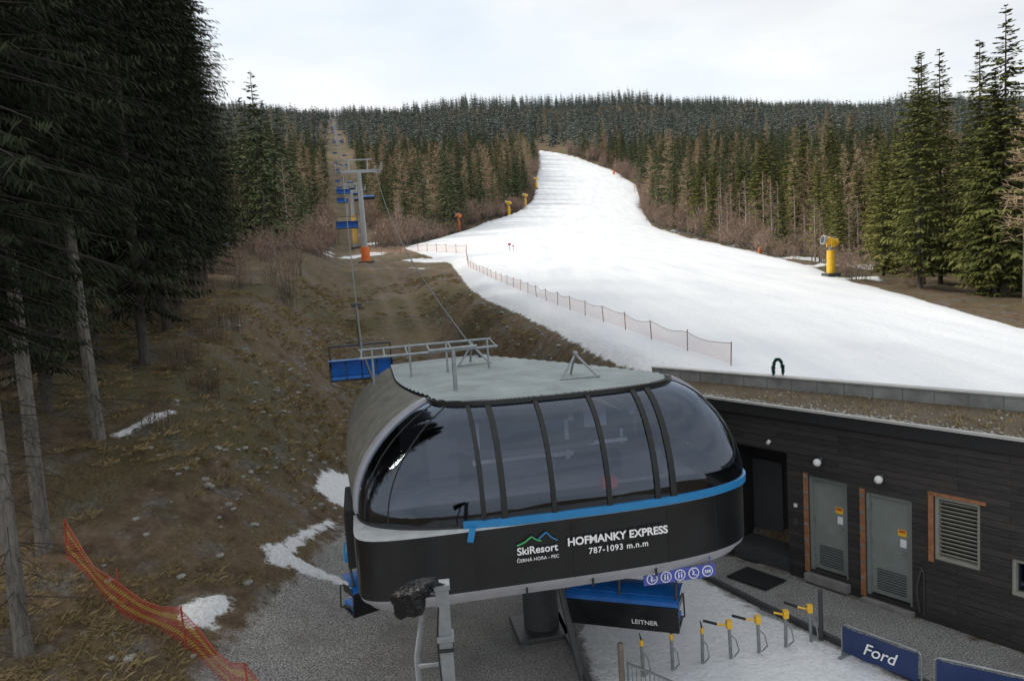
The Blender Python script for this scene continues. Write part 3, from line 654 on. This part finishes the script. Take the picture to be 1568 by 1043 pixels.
cannon(24.3,60,3.0,.15,YEL); cannon(-11.6,203,5.0,.6,ORA); cannon(1.6,249,5.0,-.5,YEL); cannon(7.6,275,4.6,.3,YEL); cannon(13.6,321,4.6,0,YEL)
def pad(x,y,h,m):
    mb=MB(); mb.tube((0,0,-.2),(0,0,h*.85),h*.28,h*.26,n=16); mb.tube((0,0,h*.85),(0,0,h),h*.26,h*.14,n=16); mb.tube((0,0,h),(0,0,h*1.3),.05,n=6); mb.obj('padded_post',[m],loc=(x,y,tz(x,y)))
pad(32.6,103,.95,ORA); pad(50,360,1.6,ORA)
mb=MB()
for dx,hh in ((0,1.0),(.5,.8)): mb.tube((dx,0,-.1),(dx,0,hh),.04); 
mb.box((0,0,.95),(.4,.04,.3),1); mb.box((.5,0,.7),(.22,.04,.22),1); mb.obj('piste_marker',[LGREY,RED],loc=(.5,111,tz(.5,111)))

# ------------------------------------------------------------------ nets
def net_mat(name,ca,cb,scale,fill,tr=None):
    m=bpy.data.materials.new(name); m.use_nodes=True; N=NT(m); b=m.node_tree.nodes['Principled BSDF']; out=m.node_tree.nodes['Material Output']
    uv=N.n('ShaderNodeUVMap').outputs[0]; sx=N.n('ShaderNodeSeparateXYZ'); N.l(uv,sx.inputs[0])
    u=N.math('FRACT',N.math('MULTIPLY',N.math('ADD',sx.outputs[0],sx.outputs[1]),scale)); w=N.math('FRACT',N.math('MULTIPLY',N.math('SUBTRACT',sx.outputs[0],sx.outputs[1]),scale))
    k=N.math('MAXIMUM',N.math('LESS_THAN',u,fill),N.math('LESS_THAN',w,fill)); b.inputs['Roughness'].default_value=.6
    cn=N.math('GREATER_THAN',N.math('FRACT',N.math('MULTIPLY',sx.outputs[1],tr if tr else 1)),.62)
    N.l(N.mix(cn,ca,cb),b.inputs['Base Color'])
    t=N.n('ShaderNodeBsdfTransparent'); mx=N.n('ShaderNodeMixShader'); N.l(k,mx.inputs[0]); N.l(t.outputs[0],mx.inputs[1]); N.l(b.outputs[0],mx.inputs[2]); N.l(mx.outputs[0],out.inputs[0]); return m
def netfence(name,line,h,netm,postm,step,sag=.12,postr=.025,z0=.05,posth=1.15):
    P=[]
    for a,b in zip(line[:-1],line[1:]):
        n=max(1,int(math.dist(a,b)/.4)); 
        for i in range(n): t=i/n; P.append((a[0]+(b[0]-a[0])*t,a[1]+(b[1]-a[1])*t))
    P.append(line[-1]); Z=terrain(np.array([q[0] for q in P]),np.array([q[1] for q in P]))
    D=[0]
    for a,b in zip(P[:-1],P[1:]): D.append(D[-1]+math.dist(a,b))
    v=[];f=[];uv=[]
    for i,(x,y) in enumerate(P):
        ph=(D[i]/step)%1; sg=sag*math.sin(math.pi*ph)*(1+.5*math.sin(D[i]*.37)); zz=Z[i]
        for j,k in enumerate((0,.33,.66,1)): v.append((x+math.sin(D[i]*1.3+k*2)*.05*k,y+.04*math.sin(D[i]*2.1+k),zz+z0+(h*k)-sg*k)); uv.append((D[i],h*k))
    for i in range(len(P)-1):
        for j in range(3): a=4*i+j; f.append((a,a+4,a+5,a+1))
    root=empty(name); o=mesh('netting',v,f,netm,root); ul=o.data.uv_layers.new(name='UVMap')
    for lp in o.data.loops: ul.data[lp.index].uv=uv[lp.vertex_index]
    mb=MB(); n=int(D[-1]/step)
    for i in range(n+1):
        dd=i*step; x=float(np.interp(dd,D,[q[0] for q in P])); y=float(np.interp(dd,D,[q[1] for q in P])); z=float(np.interp(dd,D,Z)); ln=random.uniform(-.07,.07)
        mb.tube((x,y,z-.2),(x+ln,y+ln*.5,z+h*posth),postr,n=6)
    mb.path([v[4*i+3] for i in range(0,len(P))],postr*.5,n=4,mi=0)
    mb.obj('posts',[postm],root)
ONET=net_mat('orange_netting',(.72,.38,.28),(.74,.46,.33),9,.13)
GP=mat('fence_post',(.22,.13,.09),.6,var=.2)
netfence('net_fence',[(6.3,22.9),(4.9,28),(3.2,36.2),(1.2,48),(-.9,61),(-4.0,82),(-5.6,112)],.60,ONET,GP,2.6,sag=.10,z0=.05,postr=.018)
netfence('net_fence',[(-5.6,112.5),(-9.5,121),(-14.5,131),(-23,136)],1.1,ONET,GP,4,postr=.045)
YNET=net_mat('red_yellow_netting',(.42,.05,.025),(.50,.30,.045),14,.27,3.2)
netfence('safety_net',[(-9.1,15.3),(-7.8,14.3),(-6.5,13.5),(-5.3,12.7),(-4.2,11.7),(-3.4,10.6)],.78,YNET,mat('net_post',(.35,.06,.03),.6,var=.3),1.9,sag=.24,postr=.016,z0=.0,posth=1.02)

# ------------------------------------------------------------------ wooden service building
BO=(4.18,18.6); BR=math.atan2(-.8107,.5855)
WB=empty("wooden_service_building",(BO[0],BO[1],0),BR)
def plank_mat():
    m=bpy.data.materials.new('black_stained_boards'); m.use_nodes=True; N=NT(m); b=m.node_tree.nodes['Principled BSDF']
    tc=N.n('ShaderNodeTexCoord').outputs['Object']; sp=N.n('ShaderNodeSeparateXYZ'); N.l(tc,sp.inputs[0]); cb=N.n('ShaderNodeCombineXYZ'); N.l(N.math('ADD',sp.outputs[0],sp.outputs[1]),cb.inputs[0]); N.l(sp.outputs[2],cb.inputs[1])
    br=N.n('ShaderNodeTexBrick'); br.offset=.37; br.inputs['Scale'].default_value=1; br.inputs['Brick Width'].default_value=2.3; br.inputs['Row Height'].default_value=.13; br.inputs['Mortar Size'].default_value=.007
    br.inputs['Color1'].default_value=(.016,.0145,.0145,1); br.inputs['Color2'].default_value=(.040,.036,.034,1); br.inputs['Mortar'].default_value=(.004,.004,.004,1); N.l(cb.outputs[0],br.inputs['Vector'])
    mp=N.n('ShaderNodeMapping'); mp.inputs['Scale'].default_value=(2,2,26); N.l(tc,mp.inputs['Vector']); g=N.noise(mp.outputs[0],1.5,6,.7)
    col=N.mix(N.ramp(g,[(.45,(0,0,0)),(.75,(.6,.6,.6))]),br.outputs['Color'],(.085,.07,.06)); N.l(col,b.inputs['Base Color']); b.inputs['Roughness'].default_value=.55
    bp=N.n('ShaderNodeBump'); bp.inputs['Strength'].default_value=.8; bp.inputs['Distance'].default_value=.02; N.l(N.math('SUBTRACT',g,N.math('MULTIPLY',br.outputs['Fac'],2)),bp.inputs['Height']); N.l(bp.outputs[0],b.inputs['Normal']); return m
PLK=plank_mat(); WH=3.62; T=.25
ops=[(1.0,2.55,0,2.7),(3.05,3.92,.28,2.30),(4.30,5.22,.14,2.22),(5.63,6.42,1.22,2.42),(6.92,7.6,.95,1.6)]
mb=MB(); x=0
def wallbox(x0,x1,z0,z1):
    if x1-x0>.001 and z1-z0>.001: mb.box(((x0+x1)/2,T/2,(z0+z1)/2),(x1-x0,T,z1-z0))
for (a,b_,z0,z1) in ops:
    wallbox(x,a,-.3,WH); wallbox(a,b_,-.3,z0); wallbox(a,b_,z1,WH); x=b_
wallbox(x,14,-.3,WH)
mb.obj('front_wall',[PLK],WB)
mb=MB(); mb.box((.02,1.5,1.6),(.24,2.48,4.0)); mb.obj('end_wall',[PLK],WB)
mb=MB(); mb.box((1.77,.95,1.35),(1.8,.08,2.7),0); mb.box((1.0-.04,.58,1.35),(.08,.7,2.7),0); mb.box((2.59,.58,1.35),(.08,.7,2.7),0); mb.box((1.77,.6,2.74),(1.7,.75,.08),0)
mb.box((1.4,.89,1.1),(.8,.04,2.1),1); mb.box((.62,-.22,3.0),(.75,.44,.5),0); mb.box((2.15,.88,1.4),(.22,.03,.16),2); mb.box((1.77,.5,.1),(1.5,.85,.5),1); mb.obj('entrance_recess',[BLACKM,DGREY,WHITE],WB)
DOOR=mat('door_paint',(.20,.225,.21),.5,var=.15,vscale=2); CONC=mat('concrete',(.20,.195,.185),.85,var=.25,vscale=4,bump=.3)
for nm,(a,b_,z0,z1) in (('door_a',ops[1]),('door_b',ops[2])):
    mb=MB(); cx=(a+b_)/2; mb.box((cx,.14,(z0+z1)/2),(b_-a-.12,.05,z1-z0-.06),0)
    for sx in (a+.03,b_-.03): mb.box((sx,.11,(z0+z1)/2),(.06,.14,z1-z0),0)
    mb.box((cx,.11,z1-.03),(b_-a-.12,.14,.06),0)
    mb.box((a-.05,-.012,(z0+z1)/2),(.10,.03,z1-z0+.1),1)
    for k in range(9): mb.box((cx,.108,z0+.14+k*.05),(b_-a-.34,.02,.018),7,rot=(.6,0,0))
    for k in range(6): mb.box((a-.05,-.03,z0+.3+k*.34),(.09,.012,.05),3)
    for k in range(3): mb.box((a+.065,.10,z0+.3+k*.75),(.03,.03,.12),3)
    mb.tube((b_-.16,.10,z0+1.0),(b_-.16,.05,z0+1.0),.012,mi=3); mb.tube((b_-.16,.05,z0+1.0),(b_-.28,.05,z0+1.0),.012,mi=3)
    mb.box((cx,-.04,z0-.14),(b_-a+.1,.22,.16),2)
    mb.box((b_-.24,.107,z0+1.38),(.17,.008,.13),4); mb.box((b_-.24,.102,z0+1.41),(.13,.004,.04),6); mb.box((b_-.22,.107,z0+1.18),(.12,.008,.16),5)
    mb.obj(nm,[DOOR,WOOD,CONC,GREY,YEL,WHITE,RED,DGREY],WB,bevel=.004)
for nm,(a,b_,z0,z1) in (('louvre_window',ops[3]),('side_window',ops[4])):
    mb=MB(); cx=(a+b_)/2;cz=(z0+z1)/2
    for sx in (a+.03,b_-.03): mb.box((sx,.10,cz),(.06,.12,z1-z0),0)
    for zz in (z0+.03,z1-.03): mb.box((cx,.10,zz),(b_-a-.12,.12,.06),0)
    n=int((z1-z0-.1)/.075)
    if nm=='louvre_window':
        for k in range(n): mb.box((cx,.11,z0+.10+k*.075),(b_-a-.12,.09,.012),0,rot=(-.7,0,0))
        mb.box((a-.05,-.012,cz),(.09,.03,z1-z0+.1),1); mb.box((cx,-.012,z1+.04),(b_-a+.2,.03,.06),1)
    else: mb.box((cx,.14,cz),(b_-a-.12,.02,z1-z0-.12),3)
    mb.box((cx,.22,cz),(b_-a,.02,z1-z0),2)
    mb.obj(nm,[mat('louvre',(.30,.29,.25),.5,var=.1),WOOD,BLACKM,GLASS],WB)
LAMPM=mat('lamp_globe',(.8,.8,.78),.35,var=.03)
for x_,z_ in ((3.36,2.66),(4.66,2.56)):
    mb=MB(); mb.box((x_,-.02,z_+.02),(.08,.05,.12),1); mb.tube((x_,-.04,z_+.04),(x_,-.12,z_+.06),.018,mi=1)
    bm=bmesh.new(); bmesh.ops.create_uvsphere(bm,u_segments=20,v_segments=12,radius=.08); bm.verts.ensure_lookup_table()
    mb.add([v.co*1.0+Vector((x_,-.14,z_)) for v in bm.verts],[tuple(v.index for v in f.verts) for f in bm.faces],0); bm.free()
    mb.obj('wall_lamp',[LAMPM,DGREY],WB,smooth=True)
mb=MB(); x_=2.75; mb.box((x_,-.02,1.25),(.10,.04,.14),0); mb.box((x_,-.02,1.6),(.07,.03,.07),1); mb.tube((x_-.6,-.03,2.9),(x_-.6,-.10,2.86),.04,n=10,mi=1); mb.path([(5.45,-.03,.1),(5.45,-.03,.9),(5.40,-.03,1.0)],.015,0); mb.path([(5.38,-.05,.15),(5.34,-.09,.6),(5.4,-.05,.95)],.02,0); mb.obj('wall_fittings',[DGREY,WHITE],WB)
def loc(X,Y):
    dx,dy=X-BO[0],Y-BO[1]; cc,ss=math.cos(-BR),math.sin(-BR); return (dx*cc-dy*ss,dx*ss+dy*cc)
fa=(-.15,-.16); fb=(13.9,-.16); ba=loc(3.75,21.15); bb=loc(13.2,10.55)
soil=bpy.data.materials.new('roof_soil'); soil.use_nodes=True; N=NT(soil); b=soil.node_tree.nodes['Principled BSDF']; tc=N.n('ShaderNodeTexCoord').outputs['Object']
cA=N.ramp(N.noise(tc,22,5,.8),[(.3,(.05,.038,.026)),(.5,(.14,.105,.07)),(.72,(.32,.26,.19))]); cB=N.ramp(N.noise(tc,1.1,5,.7),[(.45,(0,0,0)),(.62,(.8,.8,.8))]); N.l(N.mix(cB,cA,(.10,.072,.036)),b.inputs['Base Color']); b.inputs['Roughness'].default_value=.95
bp=N.n('ShaderNodeBump'); bp.inputs['Distance'].default_value=.05; N.l(N.noise(tc,22,4,.8),bp.inputs['Height']); N.l(bp.outputs[0],b.inputs['Normal'])
mesh('roof_soil',[(fa[0]+.08,fa[1]+.1,3.69),(fb[0],fb[1]+.1,3.69),(bb[0],bb[1],3.72),(ba[0]+.1,ba[1],3.74)],[(0,1,2,3)],soil,WB)
TRIM=mat('metal_trim',(.45,.44,.42),.5,.1,var=.15,vscale=3)
mb=MB(); mb.box(((fa[0]+fb[0])/2,-.165,3.72),(fb[0]-fa[0],.07,.05),0); mb.box(((fa[0]+fb[0])/2,-.10,3.57),(fb[0]-fa[0],.12,.23),1)
mb.obj('roof_edge_trim',[TRIM,BLACKM],WB)
def wallseg(mb,a,b,h0,h1,t,mi):
    a=Vector((*a,0));b=Vector((*b,0)); d=b-a; mb.box(((a+b)/2).to_tuple()[:2]+((h0+h1)/2,),(d.length,t,h1-h0),mi,rot=(0,0,math.atan2(d.y,d.x)))
mb=MB(); wallseg(mb,ba,bb,2.9,4.00,.16,0); wallseg(mb,ba,bb,4.00,4.03,.24,1); wallseg(mb,(fa[0]+.04,fa[1]+.05),ba,3.4,3.78,.10,2)
d=Vector((bb[0]-ba[0],bb[1]-ba[1],0)); L=d.length; dn=d.normalized(); nn=Vector((dn.y,-dn.x,0))
for i in range(int(L/.62)): 
    q=Vector((ba[0],ba[1],0))+dn*(.3+i*.62)+nn*.082; mb.box((q.x,q.y,3.86),(.018,.015,.28),2,rot=(0,0,math.atan2(dn.y,dn.x)))
mb.obj('parapet',[mat('parapet_sheet',(.25,.255,.25),.55,.2,var=.35,vscale=2),TRIM,mat('parapet_joint',(.16,.16,.16),.6,var=.1)],WB)
mb=MB(); rr=random.Random(9)
for i in range(420):
    x_=rr.uniform(.1,9); y_=-.02+abs(rr.gauss(0,.12)) if i<240 else rr.uniform(0,2.2); k_=rr.uniform(.5,1)
    mb.box((x_,y_,3.71),(rr.uniform(.02,.07)*k_,rr.uniform(.02,.05)*k_,rr.uniform(.02,.05)*k_),0,rot=(rr.random(),rr.random(),rr.random()*3))
mb.obj('roof_edge_pebbles',[mat('pebbles',(.36,.34,.30),.9,var=.3)],WB)
xs=rng.uniform(.3,9,420); ys=rng.uniform(.2,1.9,420)
Q=[];S=[]; rr=random.Random(15)
for x_,y_ in zip(xs,ys):
    for k in range(7):
        a=rr.random()*6.28; dd_=Vector((math.cos(a)*.6,math.sin(a)*.6,rr.uniform(.3,.9))).normalized(); l=rr.uniform(.03,.12); b0=Vector((x_+rr.uniform(-.05,.05),y_+rr.uniform(-.05,.05),3.70)); sv=Vector((-math.sin(a),math.cos(a),0))*.005; Q.append((b0-sv,b0+sv,b0+dd_*l+sv*.4,b0+dd_*l-sv*.4)); S.append(rr.random())
rg=leafmesh('roof_grass',Q,S,[],[F_GRASS,BARK]); o=bpy.data.objects.new('roof_grass',rg); COL.objects.link(o); o.parent=WB
mb=MB(); rr=random.Random(5)
for i in range(1000):
    a=math.pi*(1.25*rr.random()-.125); Rw=.15; q=Vector((math.cos(a)*Rw*.62,rr.gauss(0,.012),.20+math.sin(a)*Rw)) if rr.random()<.7 else Vector((rr.choice((-1,1))*Rw*(.62+.2*rr.random()),0,rr.uniform(0,.2)))
    d=Vector((rr.gauss(0,1),rr.gauss(0,1),rr.gauss(0,1))).normalized()*.055; w_=d.cross(Vector((rr.random(),rr.random(),1)))*.4
    mb.add([q-w_,q+w_,q+d],[(0,1,2)],0)
mb.tube((-.1,0,-.2),(-.1,0,.2),.012,mi=1); mb.tube((.1,0,-.2),(.1,0,.2),.012,mi=1)
mb.obj('evergreen_arch',[mat('wreath_green',(.03,.13,.085),.7,var=.4),DGREY],loc=(6.2,18.5,4.06),rz=-.4)

# ------------------------------------------------------------------ small things in the yard
mb=MB(); wl=[(3.62,17.1),(4.67,14.95),(5.8,12.8),(6.6,11.3)]
for a,b_ in zip(wl[:-1],wl[1:]):
    a=Vector((*a,0));b_=Vector((*b_,0));d=b_-a; mb.box(((a+b_)/2).to_tuple()[:2]+(.04,),(d.length+.02,.08,.16),0,rot=(0,0,math.atan2(d.y,d.x)))
mb.obj('kerb',[DGREY],bevel=.01)
mb=MB(); mb.box((4.9,16.4,.03),(1.0,.7,.03),0,rot=(0,0,BR)); 
for i in range(14): mb.box((4.9+(i-6.5)*.07*math.cos(BR),16.4+(i-6.5)*.07*math.sin(BR),.05),(.03,.66,.012),0,rot=(0,0,BR))
mb.obj('doormat',[BLACKM])
mb=MB(); a=Vector((.55,15.3,.03)); b_=Vector((1.10,11.4,.03)); d=b_-a; mb.box((a+b_)/2,(d.length,.10,.14),0,rot=(0,0,math.atan2(d.y,d.x))); mb.obj('edge_beam',[DGREY],bevel=.01)
gates=[(1.85,12.75),(2.38,12.9),(2.93,13.05),(3.45,13.15),(3.98,13.28),(4.5,13.42),(5.0,13.55)]
for i,(x_,y_) in enumerate(gates):
    z=tz(x_,y_); mb=MB(); mb.tube((0,0,-.1),(0,0,.56),.030,n=10,mi=0); mb.tube((0,0,.56),(0,0,.66),.038,.03,n=10,mi=1); mb.path([(0,0,.45),(.07,-.10,.38),(.09,-.16,.2),(.03,-.06,.05)],.012,0)
    if i>=3: mb.path([(0,0,.60),(-.20,.05,.63)],.020,1,8); mb.path([(-.20,.05,.63),(-.42,.10,.70)],.026,2,8); mb.box((0,0,.62),(.09,.09,.14),1)
    else: mb.tube((0,0,.64),(-.03,0,.78),.018,.008,mi=2)
    o=mb.obj('queue_gate',[GREY,YEL,BLACKM],loc=(x_,y_,z)); o.rotation_euler=(random.uniform(-.03,.03),random.uniform(-.03,.03),random.uniform(-.15,.15))
def banner(a,b_,h,txt):
    a=Vector((*a,0));b_=Vector((*b_,0)); d=b_-a; z=tz(a.x,a.y); root=empty('advertising_barrier',(a.x,a.y,z),math.atan2(d.y,d.x)); L=d.length
    mb=MB(); mb.path([(0,0,0),(0,0,h*.92),(.05,0,h),(L-.05,0,h),(L,0,h*.92),(L,0,0)],.02,0,8); mb.tube((0,0,.12),(L,0,.12),.016,mi=0)
    mb.box((.06,0,.02),(.05,.4,.04),0); mb.box((L-.06,0,.02),(.05,.4,.04),0)
    for k in range(12): mb.tube((.06+k*(L-.12)/11,.0,.12),(.06+k*(L-.12)/11,0,h),.007,n=5)
    mb.obj('barrier_frame',[GREY],root)
    n=16; v=[];f=[]
    for i in range(n+1):
        x_=.03+(L-.06)*i/n; v+=[(x_,-.035+.012*math.sin(i*1.1),.07+.008*math.sin(i*.8)),(x_,-.035+.010*math.sin(i*.9+1),h-.02-.010*abs(math.sin(i*.6)))]
    for i in range(n): f.append((2*i,2*i+2,2*i+3,2*i+1))
    mesh('banner_sheet',v,f,mat('banner_blue',(.012,.03,.11),.45,var=.2,vscale=2),root,True)
    if txt:
        t=text(txt,(L/2,-.06,h*.36),h*.52,LET,root,bold=.002); t.data.shear=.35
banner((5.35,13.05),(6.15,11.95),.56,"Ford"); banner((6.28,11.8),(7.3,11.05),.60,None)
mb=MB(); ra=Vector((1.5,12.0,0)); rb=Vector((2.15,11.3,0)); d=rb-ra
for zz in (.72,.1): mb.tube(ra+Vector((0,0,zz)),rb+Vector((0,0,zz)),.02)
for i in range(12): q=ra+d*(i/11); mb.tube(q+Vector((0,0,.0 if i in (0,11) else .1)),q+Vector((0,0,.72)),.02 if i in (0,11) else .009,n=6)
mb.obj('steel_railing',[GREY])
mb=MB(); mb.tube((0,0,-.2),(0,0,1.05),.05,.048,n=12); mb.tube((0,0,1.05),(0,0,1.07),.048,.03,n=12); mb.obj('wooden_post',[mat('grey_wood',(.17,.14,.11),.8,var=.35,vscale=12)],loc=(1.4,12.0,0))
mb=MB(); mb.tube((0,0,-.2),(0,0,.95),.04,n=12); mb.tube((0,0,.95),(0,0,.97),.04,.02,n=12); mb.obj('steel_post',[DGREY],loc=(5.22,13.65,0))
mb=MB(); mb.box((0,0,1.92),(.14,.14,3.9),0); mb.box((0,0,3.90),(.17,.17,.06),0); mb.box((0,-.02,3.35),(.18,.18,.06),0); mb.box((0,-.02,3.22),(.16,.16,.03),1); mb.tube((0,0,3.8),(-.40,.05,3.88),.022,mi=0)
mb.tube((-.30,.1,-.1),(-.32,.1,3.1),.03,mi=0,n=12); mb.tube((-.32,.1,3.1),(-.24,.05,3.5),.03,mi=0,n=12); mb.tube((-.24,.05,3.5),(-.22,.05,3.72),.03,mi=0,n=12)
mb.box((-.16,.04,3.02),(.30,.03,.04),0); mb.path([(-.05,-.08,3.7),(-.09,-.07,3.3),(-.07,-.08,2.8),(-.09,-.07,2.2)],.010,1)
mb.obj('steel_mast',[mat('mast_grey',(.24,.255,.27),.45,.3,var=.2,vscale=6),BLACKM],loc=(-.90,8.0,0),rz=.1,bevel=.006)
v=[];f=[];nu,nv=72,26; rr=random.Random(21)
for i in range(nu):
    a=2*math.pi*i/nu
    for j in range(nv+1):
        h=j/nv; fold=1+.22*math.sin(4*a+2.1*h)*h+.12*math.sin(9*a-4*h)*h+.07*math.sin(17*a+9*h)+.03*rr.uniform(-1,1)
        rx=(.02+.21*math.sin(min(1,h*1.9)*math.pi/2))*fold; ry=rx*.6
        zz=.10*(1-(h*1.3)**2 if h<.5 else .58)-.30*max(0,h-.4)*(1+.55*math.cos(a-math.pi)+.25*math.sin(3*a))
        v.append((math.cos(a)*rx,math.sin(a)*ry,zz))
for i in range(nu):
    for j in range(nv): 
        a=i*(nv+1)+j; b2=((i+1)%nu)*(nv+1)+j; f.append((a,b2,b2+1,a+1))
o=mesh('wrapped_floodlight',v,f,mat('black_foil',(.004,.004,.005),.30,spec=.35,bump=.9,bscale=22),None,False); o.location=(-1.16,7.92,3.87); o.rotation_euler=(.1,-.3,0)

# ------------------------------------------------------------------ light and sky (thin high cloud: soft, wide sun)
EL=math.radians(40); AZ=math.radians(-84)
sd=Vector((math.sin(AZ)*math.cos(EL),math.cos(AZ)*math.cos(EL),math.sin(EL)))
l=bpy.data.lights.new("sun",'SUN'); l.energy=3.0; l.angle=math.radians(14); l.color=(1,.92,.79); lo=bpy.data.objects.new("sun",l); COL.objects.link(lo)
lo.rotation_euler=sd.to_track_quat('Z','Y').to_euler()
w=bpy.data.worlds.new("World"); SC.world=w; w.use_nodes=True; nt=w.node_tree; bg=nt.nodes['Background']
class W: node_tree=nt
N=NT(W); sky=N.n('ShaderNodeTexSky',sky_type='NISHITA'); sky.sun_disc=False; sky.sun_elevation=EL; sky.sun_rotation=AZ; sky.dust_density=2.5; sky.air_density=1
tc=N.n('ShaderNodeTexCoord').outputs['Generated']; mp=N.n('ShaderNodeMapping'); mp.inputs['Scale'].default_value=(1.0,1.0,3.0); mp.inputs['Location'].default_value=(.3,.1,.0); N.l(tc,mp.inputs['Vector'])
cl=N.noise(mp.outputs[0],1.7,5,.5); cm=N.ramp(cl,[(.30,(.72,.72,.72)),(.50,(1,1,1))])
cc=N.ramp(N.noise(mp.outputs[0],2.6,5,.5),[(.3,(8.0,9.0,10.0)),(.58,(10.1,10.3,10.5))])
N.l(N.mix(cm,sky.outputs[0],cc),bg.inputs['Color']); bg.inputs['Strength'].default_value=.1
